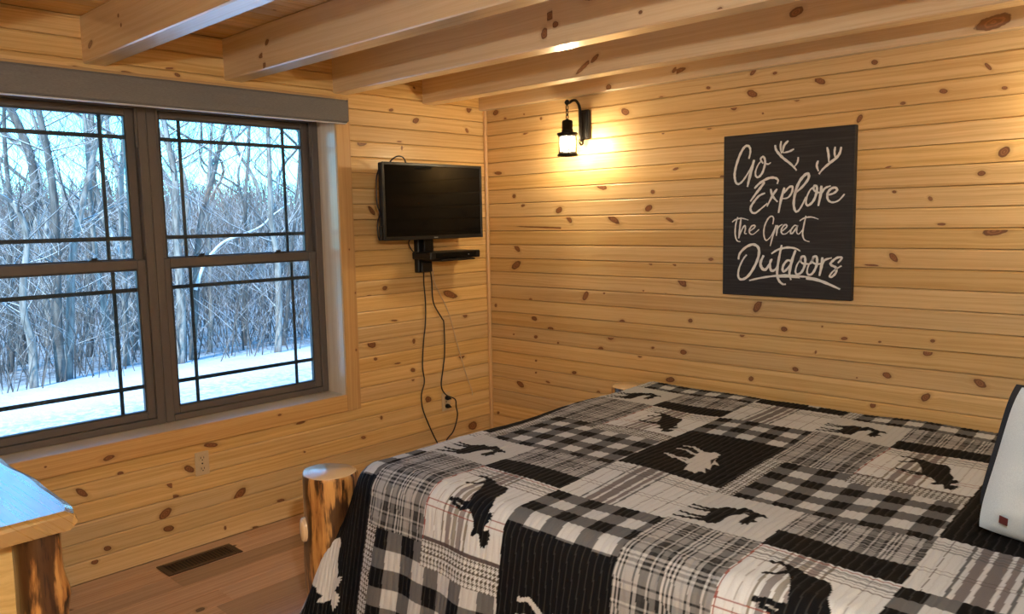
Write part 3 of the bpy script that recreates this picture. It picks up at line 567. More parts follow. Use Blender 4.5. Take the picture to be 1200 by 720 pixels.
def cord(name, pts, r, mat, lab):
    o = MB().tube(smooth_path(pts, 7), r, 6).build(name, mat); tag(o, lab, 'cord'); return o
cord('power_cord', [(.05, -.61, 1.29), (.012, -.580, 1.22), (.012, -.572, 1.10), (.011, -.578, .96), (.011, -.597, .85), (.012, -.612, .70), (.011, -.600, .60), (.012, -.628, .52), (.012, -.622, .43), (.012, -.571, .305), (.013, -.518, .199), (.013, -.46, .09)], .0042, M_BLACKCORD,
     'black cord hanging straight down from the tv mount beside the window')
cord('power_cord', [(.05, -.555, 1.29), (.012, -.515, 1.23), (.012, -.506, 1.09), (.012, -.440, .985), (.012, -.424, .95), (.011, -.423, .768), (.012, -.442, .66), (.012, -.461, .551), (.017, -.43, .488), (.040, -.372, .450), (.040, -.364, .40), (.020, -.336, .33), (.014, -.369, .235), (.014, -.431, .186), (.014, -.47, .10)], .0042, M_BLACKCORD,
     'black cord curving past the wall outlet below the television')
cord('coax_cable', [(.04, -.53, 1.31), (.010, -.486, 1.207), (.010, -.384, 1.024), (.010, -.317, .821), (.010, -.248, .613), (.010, -.191, .472), (.010, -.19, .44)], .0036, M_WHITECORD,
     'thin tan cable slanting down the wall towards the corner')
cord('video_cable', [(.17, -1.0, 1.92), (.175, -1.034, 1.86), (.18, -1.045, 1.79), (.18, -1.043, 1.70), (.17, -1.020, 1.65), (.18, -1.044, 1.60), (.18, -1.046, 1.53), (.16, -1.02, 1.50)], .0045, M_BLACKCORD,
     'black cable looping out at the left side of the television')
cord('antenna_cable', [(.14, -.935, 1.90), (.16, -.922, 1.945), (.17, -.885, 1.972), (.17, -.845, 1.970), (.16, -.815, 1.945), (.14, -.80, 1.90)], .004, M_BLACKCORD,
     'black cable arching over the top of the television')
cord('shelf_cable', [(.10, -.71, 1.41), (.09, -.735, 1.435), (.06, -.73, 1.475), (.05, -.70, 1.50)], .0035, M_BLACKCORD, 'short black cable between the media box and the television')

def outlet(y, z, mat, slot, lab, plugs=False):
    e = empty('wall_outlet', (.0005, y, z), lab, 'outlet')
    MB().cbox(.0005, .0065, y - .036, y + .036, z - .060, z + .060, .003).build('cover_plate', mat, e)
    for dz in (.027, -.027):
        r = MB().cbox(.0065, .0095, y - .017, y + .017, z + dz - .015, z + dz + .015, .004).build('receptacle', mat, e)
        s = MB(); s.box(.0096, .0100, y - .009, y - .006, z + dz - .002, z + dz + .008); s.box(.0096, .0100, y + .006, y + .009, z + dz - .002, z + dz + .007)
        s.box(.0096, .0100, y - .003, y + .003, z + dz - .011, z + dz - .006); s.build('slot', slot, r)
    MB().tube([(.0065, y, z), (.008, y, z)], .004, 10).build('screw', M_DARKSLOT, e)
    if plugs:
        for j, dz in enumerate((.027, -.027)):
            q = empty('plug', (.0105, y, z + dz), 'black plug in the %s socket of the ivory outlet below the television' % ('upper' if j == 0 else 'lower'), 'plug')
            b = MB().tube([(.0105, y, z + dz), (.022, y, z + dz), (.034, y, z + dz), (.042, y, z + dz)], [.015, .0155, .012, .007], 10).build('plug_body', M_BLACK, q)
            MB().tube([(.041, y, z + dz), (.050, y + .006, z + dz - .004)], [.006, .0045], 8).build('strain_relief', M_BLACK, q)
    return e
outlet(-2.052, .420, M_IVORY, M_DARKSLOT, 'ivory duplex wall outlet under the window sill')
outlet(-.418, .437, M_IVORY, M_DARKSLOT, 'ivory wall outlet with two black plugs below the television', True)

# floor register
fv = empty('floor_register', (.165, -2.163, 0), 'brown metal floor register beside the wall under the window', 'floor vent')
r = MB(); x0, x1, y0, y1 = .092, .235, -2.346, -1.980
r.cbox(x0, x1, y0, y0 + .028, .0005, .006, .002); r.cbox(x0, x1, y1 - .028, y1, .0005, .006, .002)
r.cbox(x0, x0 + .024, y0 + .028, y1 - .028, .0005, .006, .002); r.cbox(x1 - .024, x1, y0 + .028, y1 - .028, .0005, .006, .002)
r.build('register_frame', M_BROWNMETAL, fv)
MB().box(x0 + .024, x1 - .024, y0 + .028, y1 - .028, .0005, .0012).build('damper', M_DARKSLOT, fv)
sl = None
for k in range(19):
    yy = y0 + .036 + k * .0163
    MB().cbox(x0 + .024, x1 - .024, yy, yy + .0055, .0012, .0055, .001).build('slat', M_BROWNMETAL, fv)

# ============================================================ WALL LANTERNS
def emission(name, col, s):
    M = N(name); e = M.n('Emission'); e.inputs[0].default_value = (*col, 1); e.inputs[1].default_value = s
    M.t.links.new(e.outputs[0], M.out.inputs[0]); return M.m
M_BULB = emission('lit_bulb', (1.0, .88, .66), 4.0)
def chimney_material():
    M = N('seeded_glass'); a = M.n('BsdfTransparent'); a.inputs[0].default_value = (.98, .95, .88, 1)
    d = M.n('BsdfTranslucent'); d.inputs[0].default_value = (1, .95, .85, 1); g = M.n('BsdfGlossy', i_Roughness=.08)
    nz = M.noise(M.n('TexCoord').outputs['Object'], 160, 2)
    m1 = M.n('MixShader'); M.set(m1.inputs[0], M.math('ADD', .04, M.math('MULTIPLY', nz, .14))); M.set(m1.inputs[1], a.outputs[0]); M.set(m1.inputs[2], d.outputs[0])
    m2 = M.n('MixShader'); M.set(m2.inputs[0], .06); M.set(m2.inputs[1], m1.outputs[0]); M.set(m2.inputs[2], g.outputs[0])
    M.t.links.new(m2.outputs[0], M.out.inputs[0]); return M.m
M_CHIMNEY = chimney_material()

def lantern(loc, rotz, lab, watts, color=LAMP_COLOR, bulb=None):
    """built in local axes: wall at y = 0, projecting to -y; origin on the wall at lantern base height"""
    e = empty('wall_lantern', loc, lab, 'wall lamp')
    def part(mb, name, mat, parent=e):
        me = bpy.data.meshes.new(name); me.from_pydata(mb.v, [], mb.f); me.polygons.foreach_set('use_smooth', mb.sm); me.update()
        return link(name, me, mat, parent)
    D = -.172
    part(MB().cbox(-.040, .040, -.024, -.001, .105, .275, .005).cbox(-.030, .030, -.030, -.024, .115, .265, .003), 'backplate', M_IRON)
    arm = [(0, -.024, .10), (0, -.045, .098), (0, -.055, .12), (0, -.053, .20), (0, -.055, .27), (0, -.068, .305), (0, -.095, .322), (0, -.125, .318), (0, -.150, .306), (0, -.165, .306)]
    part(MB().tube(smooth_path(arm, 5), .0085, 10), 'arm', M_IRON)
    part(MB().tube(smooth_path([(0, -.042, .10), (0, -.030, .082), (0, -.048, .072), (0, -.062, .088)], 5), .006, 8), 'scroll', M_IRON)
    part(MB().lathe([(.0, -.016), (.010, -.012), (.016, 0), (.010, .012), (.0, .016)], (0, D, .305), 12), 'finial', M_IRON)
    for q, zc in enumerate((.273, .248, .223)):
        pts = []
        for j in range(12):
            w = 2 * math.pi * j / 12
            a, b = .008 * math.cos(w), .017 * math.sin(w)
            pts.append((a if q % 2 == 0 else 0, D + (0 if q % 2 == 0 else a), zc + b))
        part(MB().tube(pts, .0028, 6, closed=True), 'chain_link', M_IRON)
    part(MB().lathe([(.030, .138), (.034, .142), (.034, .150), (.031, .152), (.031, .196), (.027, .203), (.010, .208), (.006, .214), (0, .215)], (0, D, 0), 20), 'cap', M_IRON)
    part(MB().lathe([(.050, .112), (.060, .122), (.062, .130), (.055, .134), (.034, .138), (.030, .139)], (0, D, 0), 24, caps=False), 'brim', M_IRON)
    part(MB().lathe([(.042, .026), (.0425, .004), (.058, .0), (.061, .004), (.060, .012), (.050, .020), (.046, .026), (.042, .026)], (0, D, 0), 24, caps=False), 'base', M_IRON)
    for j in range(4):
        w = math.pi / 4 + j * math.pi / 2; cx, cy = .049 * math.cos(w), D + .049 * math.sin(w)
        part(MB().tube([(cx, cy, .018), (cx, cy, .118)], .0026, 6), 'cage_bar', M_IRON)
    part(MB().lathe([(.0405, .026), (.043, .040), (.044, .07), (.043, .10), (.041, .118)], (0, D, 0), 28, caps=False), 'chimney', M_CHIMNEY)
    part(MB().lathe([(0, .040), (.012, .046), (.020, .062), (.021, .078), (.016, .098), (.012, .112), (0, .116)], (0, D, 0), 16), 'bulb', bulb or M_BULB)
    L = bpy.data.lights.new('lantern_light', 'POINT'); L.energy = watts; L.color = color; L.shadow_soft_size = .036
    lo = bpy.data.objects.new('lantern_light', L); COL.objects.link(lo); lo.parent = e; lo.location = (0, D, .080)
    e.rotation_euler.z = rotz
    return e
LW = 44
lantern((.842, 0, 1.958), 0, 'lit black iron wall lantern between the television and the canvas sign', LW)
lantern((3.37, 0, 1.958), 0, 'lit black iron wall lantern beyond the canvas sign, over the pillows', LW * .65)
M_FILLBULB = emission('cool_fill_bulb', (.94, .98, 1.0), 7.0)
lantern((RX, -3.62, 1.98), -math.pi / 2, 'black iron fill lantern added out of view on the wall at the head of the bed', 430, COOL_FILL, M_FILLBULB)  # unseen lantern added as general fill light for the room

# ============================================================ CANVAS
AX0, AX1, AZ0, AZ1 = 1.758, 2.416, 1.194, 2.001
def canvas_material():
    M = N('black_plank_print'); tc = M.n('TexCoord'); s = M.n('SeparateXYZ', i_0=tc.outputs['Object'])
    v = M.combine(M.math('MULTIPLY', s.outputs[0], 3.0), M.math('MULTIPLY', s.outputs[2], 90.0))
    a = M.noise(v, 1.0, 4, .65); b = M.noise(M.combine(M.math('MULTIPLY', s.outputs[0], 2.0), M.math('MULTIPLY', s.outputs[2], 9.0)), 1.0, 2)
    c = M.mix(M.smooth(a, .42, .75), (.010, .0095, .0115), (.046, .040, .043)); c = M.mix(M.math('MULTIPLY', b, .5), c, (.012, .010, .011))
    M.bsdf(c, .6, M.bump(a, .1, .001)); return M.m
M_CANVAS = canvas_material()
M_PAINT = plain('white_brush_paint', (.80, .79, .76), .6, 0, .10, 120, .1)
art = empty('canvas_sign', ((AX0 + AX1) / 2, 0, AZ0), 'black plank-look canvas sign with white brush script and antlers', 'wall art')
MB().cbox(AX0, AX1, -.034, -.001, AZ0, AZ1, .003).build('canvas', M_CANVAS, art)
def ribbon(mb, pts, w, y):
    P = smooth_path([(x, 0, z) for x, z in pts], 5); n = len(P); vs_ = []
    for i, p in enumerate(P):
        t = P[min(i + 1, n - 1)] - P[max(i - 1, 0)]; t.normalize(); nrm = Vector((-t.z, 0, t.x))
        f = i / (n - 1); ww = w * .43 * (.72 + .45 * math.sin(math.pi * min(1, f * 1.15 + .02)) ** .7) * (1 + .12 * math.sin(i * 1.7 + w * 900))
        vs_ += [(p + nrm * ww)[:], (p - nrm * ww)[:]]
    vs_ = [(x, y, z) for x, _, z in vs_]; m_ = len(vs_)
    vs_ += [(x, y + .0012, z) for x, _, z in vs_]
    fs = []
    for i in range(n - 1):
        a = 2 * i; fs += [(a, a + 1, a + 3, a + 2), (m_ + a, m_ + a + 2, m_ + a + 3, m_ + a + 1), (a, a + 2, m_ + a + 2, m_ + a), (a + 1, m_ + a + 1, m_ + a + 3, a + 3)]
    fs += [(0, m_, m_ + 1, 1), (2 * n - 2, 2 * n - 1, m_ + 2 * n - 1, m_ + 2 * n - 2)]
    mb.add(vs_, fs)
words = {}
for w_, wd, pts in STROKES: words.setdefault(w_, []).append((wd, pts))
for key, nm in (('go', 'lettering_go'), ('explore', 'lettering_explore'), ('the', 'lettering_the'), ('great', 'lettering_great'), ('outdoors', 'lettering_outdoors'), ('underline', 'underline_swash'), ('antler_a', 'antler'), ('antler_b', 'antler')):
    mb = MB()
    for q, (wd, pts) in enumerate(words[key]): ribbon(mb, pts, wd, -.0351 - q * .00004)
    mb.build(nm, M_PAINT, art)
# ============================================================ BED
bed = empty('log_bed', (1.2, -1.15, 0), 'peeled log bed frame with thick round posts', 'bed')
def log_post(x, y, h, r, parent, seed, lump=(), split=True):
    rs = random.Random(seed); n = 28; rows = 26; vs_ = []; fs = []
    ph = [rs.uniform(0, 6.28) for _ in range(6)]
    def rad(w, z):
        q = 1 + .045 * math.sin(2 * w + ph[0]) + .03 * math.sin(3 * w + ph[1] + z * 2) + .02 * math.sin(7 * w + ph[2] + z * 9) + .02 * math.sin(z * 14 + ph[3])
        for lw, lz, la, ls in lump:
            dw = (w - lw + math.pi) % (2 * math.pi) - math.pi
            q += la * math.exp(-((dw * r / ls) ** 2 + ((z - lz) / ls) ** 2))
        return r * q
    for i in range(rows + 1):
        z = h * i / rows
        for j in range(n):
            w = 2 * math.pi * j / n; q = rad(w, z) * (1 if i < rows else .955)
            zz = z if i < rows else h
            if i == rows - 1: zz = h - .014
            vs_.append((x + q * math.cos(w), y + q * math.sin(w), zz))
    for i in range(rows):
        for j in range(n): fs.append((i * n + j, i * n + (j + 1) % n, (i + 1) * n + (j + 1) % n, (i + 1) * n + j))
    fs.append(tuple(range(n - 1, -1, -1)))
    mb = MB(); mb.add(vs_, fs, True); po = mb.build('post', M_LOG, parent)
    # end grain disc, its own origin on the log axis so that the rings are centred
    me = bpy.data.meshes.new('end_grain'); rim = [(vs_[rows * n + j][0] - x, vs_[rows * n + j][1] - y, 0) for j in range(n)]
    me.from_pydata(rim + [(p[0] * .97, p[1] * .97, .003) for p in rim] + [(0, 0, .006)], [], [(j, (j + 1) % n, n + (j + 1) % n, n + j) for j in range(n)] + [(n + j, n + (j + 1) % n, 2 * n) for j in range(n)])
    me.polygons.foreach_set('use_smooth', [True] * len(me.polygons)); me.update()
    o = link('end_grain', me, M_LOGEND, po); o.location = Vector((x, y, h)) - abs_loc(po)
    return po
NPX, NPY, PR = 1.205, -2.100, .108
np_ = log_post(NPX, NPY, .640, PR, bed, 3)
# cut branch stub on the near post
ang = math.radians(-112)
sx, sy = NPX + math.cos(ang) * PR * .98, NPY + math.sin(ang) * PR * .98
st = MB()
d_ = Vector((math.cos(ang), math.sin(ang), 0))
st.tube([Vector((sx, sy, .425)) - d_ * .03, Vector((sx, sy, .425)) + d_ * .006, Vector((sx, sy, .425)) + d_ * .012, Vector((sx, sy, .425)) + d_ * .014], [.034, .032, .026, .0], 14)
for i_, v_ in enumerate(st.v): st.v[i_] = (v_[0], v_[1], .425 + (v_[2] - .425) * 1.5)
st.build('branch_knot', M_LOGEND, np_)
log_post(1.285, -.212, .675, .096, bed, 5)
for q, yy in enumerate((-2.08, -.24)): log_post(3.93, yy, 1.05, .105, bed, 8 + q)
for nm, z, x in (('foot_rail', .40, 1.21), ('foot_rail', .20, 1.21), ('head_rail', .9, 3.93), ('head_rail', .55, 3.93)):
    MB().tube([(x, -2.05, z), (x, -1.6, z + .006), (x, -1.15, z), (x, -.7, z - .005), (x, -.28, z)], [.05, .058, .06, .058, .05], 14).build(nm, M_LOG, bed)
for yy in (-1.93, -.27): MB().tube([(1.25, yy, .26), (2.4, yy, .262), (3.88, yy, .26)], .05, 12).build('side_rail', M_LOG, bed)
for k_ in range(12):
    xx = 1.5 + k_ * .18; MB().cbox(xx, xx + .09, -1.98, -.22, .312, .328, .003).build('slat', M_TRIM, bed)

mat_white = plain('ticking', (.6, .6, .58), .8)
mattress = MB()
mattress.cbox(1.47, 3.60, -1.95, -.215, .33, .662, .06)
mo = mattress.build('mattress', mat_white); tag(mo, 'thick mattress under the patchwork quilt', 'mattress')

# ------------------------------------------------------------ quilt
ZT, QX0, QYN, QYF, QR = .70, 1.42, -2.0, -.17, .10
def drape(u, v):
    ou = np.maximum(QX0 - u, 0); ov = np.maximum(QYN - v, 0); of = np.maximum(v - QYF, 0); oy = ov + of
    d = np.hypot(ou, oy); ph = np.arctan2(oy, ou + 1e-9)
    c = 0.12 + 0.10 * (ph / (np.pi / 2)) + 0.24 * np.sin(2 * ph)
    c = np.where(of > 0, 0.12 * np.cos(ph), c)
    th = np.arccos(c); a = np.minimum(d / QR, th); rest = np.maximum(d - QR * th, 0)
    out = QR * np.sin(a) + rest * np.cos(th); down = QR * (1 - np.cos(a)) + rest * np.sin(th)
    dx = np.where(d > 0, ou / (d + 1e-12), 0); dy = np.where(d > 0, oy / (d + 1e-12), 0)
    x = np.maximum(u, QX0) - out * dx
    y = np.clip(v, QYN, QYF) + np.where(of > 0, 1, -1) * out * dy
    return np.stack([x, y, ZT - down], -1)
STEP = .0033
us = np.arange(.82, 3.70, STEP); vs2 = np.arange(-2.70, .14, STEP)
U, V = np.meshgrid(us, vs2, indexing='ij')
P = drape(U, V)
# soft waves of the bedding
over = np.maximum(QYN - V, 0) + np.maximum(QX0 - U, 0)
lump = .006 * np.sin(U * 5.1 + V * 2.0) * np.sin(V * 4.3 + 1.0) + .004 * np.sin(U * 11 + 2.1) * np.cos(V * 9.0 + U * 3)
P[..., 2] += lump * np.exp(-over * 6)
hang = np.clip((over - .12) / .3, 0, 1)
P[..., 1] -= np.where(V < QYN, hang * .012 * np.sin(U * 13 + .5) + hang * .008 * np.sin(U * 29), 0)
nrm = np.cross(np.gradient(P, axis=0), np.gradient(P, axis=1)); nrm /= np.linalg.norm(nrm, axis=-1, keepdims=True)
CH = .0245
uq = U + .045 * V
ridge = np.abs(np.sin(np.pi * uq / CH)) ** .7
pucker = .75 + .25 * np.sin(V * 60 + 9 * np.sin(uq * 40))
P = P + nrm * (.0030 * ridge * pucker)[..., None]

BLACK = np.array([.0045, .0045, .0055]); CREAM = np.array([.66, .70, .735]); GREY = np.array([.135, .140, .152]); LGREY = np.array([.34, .33, .315])
MAUVE = np.array([.10, .070, .070]); RED = np.array([.26, .045, .03]); WHITE = np.array([.68, .70, .715]); OLIVE = np.array([.17, .145, .105])
ca, cb = 1.083, 1.19
A_ = np.mod(uq - 1.38, ca); B_ = np.mod(-V - .30, cb); BC = np.mod(B_ + .04, cb)
rgb = np.zeros(U.shape + (3,)); rgb[:] = BLACK
def seg(t, lo, hi): return ((t >= lo) & (t < hi))
def put(mask, col, al=1.0):
    rgb[mask] = rgb[mask] * (1 - al) + np.asarray(col) * al
def grey_plaid(mask, t, s):
    def tone(x, per):
        x = np.mod(x, per) / per; y = np.full(x.shape, .19)
        for lo, hi, val_ in ((0, .07, .012), (.07, .11, .55), (.11, .15, .012), (.15, .19, .5), (.19, .23, .012), (.23, .27, .5), (.27, .31, .012), (.31, .52, .36), (.52, .555, .012), (.555, .63, .4), (.63, .66, .012), (.66, .72, .05), (.72, .80, .03), (.80, .84, .45), (.84, .88, .015)):
            y[(x >= lo) & (x < hi)] = val_
        return y
    w = tone(t, .16); f = tone(s + .03, .19)
    g = (.62 * w + .38 * f)[mask]
    rgb[mask] = g[:, None] * np.array([1.1, 1.13, 1.18])
def check(mask, t, s, q=.066):
    i = (np.floor(t / q).astype(int)) % 2; j = (np.floor(s / q).astype(int)) % 2
    k = i + j
    c = np.where((k == 0)[..., None], BLACK, np.where((k == 1)[..., None], GREY, CREAM * .86))
    rgb[mask] = c[mask]
def hound(mask, t, s, q=.0165):
    x = np.mod(t, q) / q; y = np.mod(s, q) / q
    dark = ((x < .5) & (y < .5)) | ((x >= .5) & (y < .5) & (np.mod(x + y, .5) < .25)) | ((x < .5) & (y >= .5) & (np.mod(x + y, .5) < .25))
    c = np.where(dark[..., None], np.array([.10, .09, .075]), CREAM)
    rgb[mask] = c[mask]
inA = A_ < .30; inB = (A_ >= .30) & (A_ < .665); inC = A_ >= .665
# column A
q = inA & (B_ < .305); put(q, CREAM * .80)
q = inA & seg(B_, .305, .755); grey_plaid(q, A_ + .02, B_)
q = inA & (B_ >= .755); check(q, A_ - .06, B_ - .755); q2 = q & (A_ < .06); hound(q2, A_, B_)
# column B
q = inB & (B_ < .19); grey_plaid(q, A_ * 1.15, B_ * 1.4)
q = inB & seg(B_, .19, .31); put(q, BLACK)
q = inB & seg(B_, .31, .74); put(q, CREAM)
for lo, hi, c_, al in ((.388, .396, OLIVE, .8), (.408, .430, MAUVE, .75), (.434, .437, WHITE, .9), (.440, .458, OLIVE, .75), (.461, .464, WHITE, .9), (.466, .490, MAUVE * 1.5, .75), (.500, .509, OLIVE, .85), (.352, .3545, MAUVE, .5), (.60, .603, MAUVE, .4)):
    put(q & seg(A_, lo, hi), c_, al)
for lo, hi, c_, al in ((.322, .327, RED, .7), (.336, .346, GREY, .7), (.350, .353, MAUVE, .8), (.366, .377, GREY, .75), (.386, .389, MAUVE, .7), (.402, .409, MAUVE, .75), (.600, .604, RED, .9), (.623, .627, RED, .9), (.727, .74, MAUVE * .8, .95)):
    put(q & seg(B_, lo, hi), c_, al)
put(q & seg(A_, .302, .3062), RED, .9)
q = inB & seg(B_, .74, .83); hound(q, A_, B_)
q = inB & (B_ >= .83); check(q, A_ - .06, B_ - .755)
# column C
q = inC & (BC < .36); put(q, CREAM * .92)
for lo, hi, c_, al in ((.705, .708, MAUVE, .8), (.755, .763, BLACK * 4, .8), (.775, .800, MAUVE, .8), (.805, .808, WHITE, .9), (.812, .845, MAUVE * .8, .8), (.85, .853, WHITE, .9), (.857, .872, MAUVE * 1.2, .8), (.885, .893, BLACK * 4, .8), (.955, .958, MAUVE, .8), (1.02, 1.024, MAUVE, .7)):
    put(q & seg(A_, lo, hi), c_, al)
for lo, hi, c_, al in ((.030, .034, MAUVE, .8), (.046, .058, GREY, .6), (.066, .069, MAUVE, .8), (.08, .091, GREY * .8, .6), (.215, .218, MAUVE, .7), (.235, .238, MAUVE, .7)):
    put(q & seg(BC, lo, hi), c_, al)
q = inC & seg(BC, .36, .63); check(q, A_ - .665, BC - .36)
# printed animals
def in_poly(mask, X, Y, poly):
    idx = np.nonzero(mask); px_, py_ = X[idx], Y[idx]; ins = np.zeros(px_.shape, bool); n_ = len(poly)
    for i_ in range(n_):
        x1, y1 = poly[i_]; x2, y2 = poly[(i_ + 1) % n_]
        if y1 == y2: continue
        cnd = (y1 > py_) != (y2 > py_)
        ins ^= cnd & (px_ < (x2 - x1) * (py_ - y1) / (y2 - y1) + x1)
    return tuple(k_[ins] for k_ in idx)
def near_line(mask, X, Y, pts, w0, w1):
    idx = np.nonzero(mask); px_, py_ = X[idx], Y[idx]; ins = np.zeros(px_.shape, bool); n_ = len(pts) - 1
    for i_ in range(n_):
        (x1, y1), (x2, y2) = pts[i_], pts[i_ + 1]; L2 = (x2 - x1) ** 2 + (y2 - y1) ** 2 + 1e-9
        t = np.clip(((px_ - x1) * (x2 - x1) + (py_ - y1) * (y2 - y1)) / L2, 0, 1)
        dd = np.hypot(px_ - x1 - t * (x2 - x1), py_ - y1 - t * (y2 - y1)); w_ = w0 + (w1 - w0) * (i_ + t) / n_
        ins |= dd < w_
    return tuple(k_[ins] for k_ in idx)
def stamp(mask, X, Y, an, col, w0=.0045, w1=.011):
    rgb[in_poly(mask, X, Y, an['body'])] = col
    for l_ in an['legs']:
        rgb[near_line(mask, X, Y, l_, w0, w1)] = col
        rgb[near_line(mask, X, Y, [l_[0], (l_[0][0] + .001, l_[0][1])], .0085, .0085)] = col
stamp(inA & (B_ < .305), A_, B_, SM, BLACK)
stamp(inB & seg(B_, .31, .74), A_, B_, BM, BLACK)
corner = (uq < 1.38) & (V < -1.9)
stamp(inC & (BC >= .63) & ~corner, A_, B_, WM, WHITE * .85)
rgb[in_poly(corner & (uq > .95), uq, V, W2)] = WHITE * .95
# stitch lines between the channels
lat = np.abs(np.mod(uq / CH + .5, 1) - .5) * CH
stc = lat < STEP * .55
rgb[stc] = rgb[stc] * .86 + .028
nu, nv = U.shape
idx = np.arange(nu * nv).reshape(nu, nv)
quads = np.stack([idx[:-1, :-1], idx[1:, :-1], idx[1:, 1:], idx[:-1, 1:]], -1).reshape(-1, 4)
me = bpy.data.meshes.new('quilt')
me.vertices.add(nu * nv); me.vertices.foreach_set('co', P.reshape(-1).astype(np.float32))
nq_ = len(quads); me.loops.add(nq_ * 4); me.loops.foreach_set('vertex_index', quads.reshape(-1).astype(np.int32))
me.polygons.add(nq_); me.polygons.foreach_set('loop_start', np.arange(0, nq_ * 4, 4, dtype=np.int32)); me.polygons.foreach_set('loop_total', np.full(nq_, 4, np.int32))
me.polygons.foreach_set('use_smooth', np.ones(nq_, bool)); me.update(calc_edges=True)
at = me.color_attributes.new('print', 'FLOAT_COLOR', 'POINT')
at.data.foreach_set('color', np.concatenate([rgb, np.ones(U.shape + (1,))], -1).reshape(-1).astype(np.float32))
def quilt_material():
    M = N('printed_cotton'); c = M.n('Attribute', attribute_name='print').outputs['Color']; tc = M.n('TexCoord')
    w = M.noise(tc.outputs['Object'], 420, 2); c2 = M.mix(M.math('MULTIPLY', w, .5), c, (.55, .55, .55), 'MULTIPLY')
    M.bsdf(c2, .78, M.bump(w, .25, .0012), Specular_IOR_Level=.12); return M.m
quilt = link('quilt', me, quilt_material())
tag(quilt, 'black, grey and cream patchwork quilt printed with moose and plaids', 'quilt')

# ------------------------------------------------------------ pillows
def pillow(name, corner_, e1, e2, w, h, t, mat, lab, n=30):
    e1 = Vector(e1).normalized(); e2 = Vector(e2); e2 = (e2 - e1 * e2.dot(e1)).normalized(); e3 = e1.cross(e2)
    c = Vector(corner_) + e1 * w / 2 + e2 * h / 2
    root = empty(name, c - e2 * h / 2, lab, 'pillow'); mb = MB(); vs_ = []; fs = []
    for side in (1, -1):
        base = len(vs_)
        for i in range(n + 1):
            for j in range(n + 1):
                a, b = -1 + 2 * i / n, -1 + 2 * j / n
                f = max(0, (1 - abs(a) ** 2.6) * (1 - abs(b) ** 2.6)) ** .55
                xx = a * w / 2 * (1 - .02 * (1 - b * b) - .05 * a * a * b ** 4); yy = b * h / 2 * (1 - .02 * (1 - a * a) - .05 * b * b * a ** 4)
                wr = .006 * math.sin(a * 9 + b * 5) * f + .005 * math.sin(b * 14 - a * 4 + side) * f
                vs_.append(c + e1 * xx + e2 * yy + e3 * (side * (t / 2 * f + wr)))
        for i in range(n):
            for j in range(n):
                q_ = (base + i * (n + 1) + j, base + (i + 1) * (n + 1) + j, base + (i + 1) * (n + 1) + j + 1, base + i * (n + 1) + j + 1)
                fs.append(q_ if side == 1 else q_[::-1])
    mb.add(vs_, fs, True); mb.build('pillow_cover', mat, root)
    return root, c, e1, e2, e3
M_PIL = fabric_material('pillow_cotton', (.44, .51, .57), (.53, .60, .65), 500, .8)
M_PILD = fabric_material('dark_pillow_cotton', (.010, .011, .016), (.022, .023, .030), 500, .85)
PC = (3.262, -1.40, .735)
E1 = (.90, .34, -.21); E2 = (.34, .16, .90)
pr, c_, e1, e2, e3 = pillow('bed_pillow', PC, E1, E2, .60, .42, .18, M_PIL, 'pale blue-grey pillow with a small dark red tag')
sgn = 1 if e3.y < 0 else -1
tg_c = c_ + e1 * (-.300 + .052) + e2 * (-.21 + .060) + e3 * (sgn * .055)
tb = MB(); h_ = .011; tn = (e3 * sgn + e1 * -.75 + e2 * -.45).normalized(); t1 = (e2 - tn * e2.dot(tn)).normalized(); t2 = tn.cross(t1)
tb.add([tg_c + t1 * a + t2 * b + tn * k_ for k_ in (0, .002) for a, b in ((-h_, -h_), (h_, -h_), (h_, h_), (-h_, h_))], [(0, 1, 2, 3), (4, 5, 6, 7), (0, 1, 5, 4), (1, 2, 6, 5), (2, 3, 7, 6), (3, 0, 4, 7)])
tb.build('tag', plain('tag_red', (.09, .012, .010), .6), pr)
pillow('bed_pillow', (3.222, -1.215, .735), E1, (.36, .18, .90), .56, .39, .11, M_PILD, 'dark pillow standing behind the pale pillow')

# ============================================================ LOG DRESSER
dr = empty('log_dresser', (.62, -3.25, 0), 'log dresser with a thick live-edge pine top under the window', 'dresser')
NX = 36; xs_ = [.05 + (1.206 - .05) * i / NX for i in range(NX + 1)]
vs_ = []; gu = []
def fy(x): return -3.012 + .005 * math.sin(x * 9 + .6) + .003 * math.sin(x * 17 + 2) - .016 * max(0, (x - 1.13) / .076) ** 2
ring = lambda x, e: [(x, fy(x), .750), (x + e * .012, fy(x) + .022, .738), (x + e * .018, fy(x) + .030, .715), (x + e * .010, fy(x) + .012, .690), (x + e * .010, -3.53, .690), (x + e * .016, -3.53, .72), (x, -3.53, .750)]
for i, x in enumerate(xs_): vs_ += ring(x, 1 if i == NX else (-1 if i == 0 else 0))
K = 7; fs = [(i * K + j, i * K + (j + 1) % K, (i + 1) * K + (j + 1) % K, (i + 1) * K + j) for i in range(NX) for j in range(K)] + [tuple(range(K)), tuple(NX * K + j for j in range(K))]
me = bpy.data.meshes.new('top'); off = abs_loc(dr); me.from_pydata([tuple(Vector(p_) - off) for p_ in vs_], [], fs)
g_ = []; k_ = []
for f_ in me.polygons:
    for vi in f_.vertices:
        p_ = vs_[vi]; g_ += [p_[0], p_[1] + p_[2]]
        k_ += [50, 50]
me.uv_layers.new(name='grain').data.foreach_set('uv', g_); me.uv_layers.new(name='knot').data.foreach_set('uv', k_)
bm = bmesh.new(); bm.from_mesh(me); bmesh.ops.recalc_face_normals(bm, faces=bm.faces); bm.to_mesh(me); bm.free(); me.update()
link('top', me, M_SLAB, dr)
for px_, py_, sd in ((1.118, -3.092, 21), (1.118, -3.46, 22), (.13, -3.092, 23), (.13, -3.46, 24)):
    po = log_post(px_, py_, .682, .068, dr, sd, lump=[(1.0, .48, .22, .05), (-.6, .40, .15, .04)])
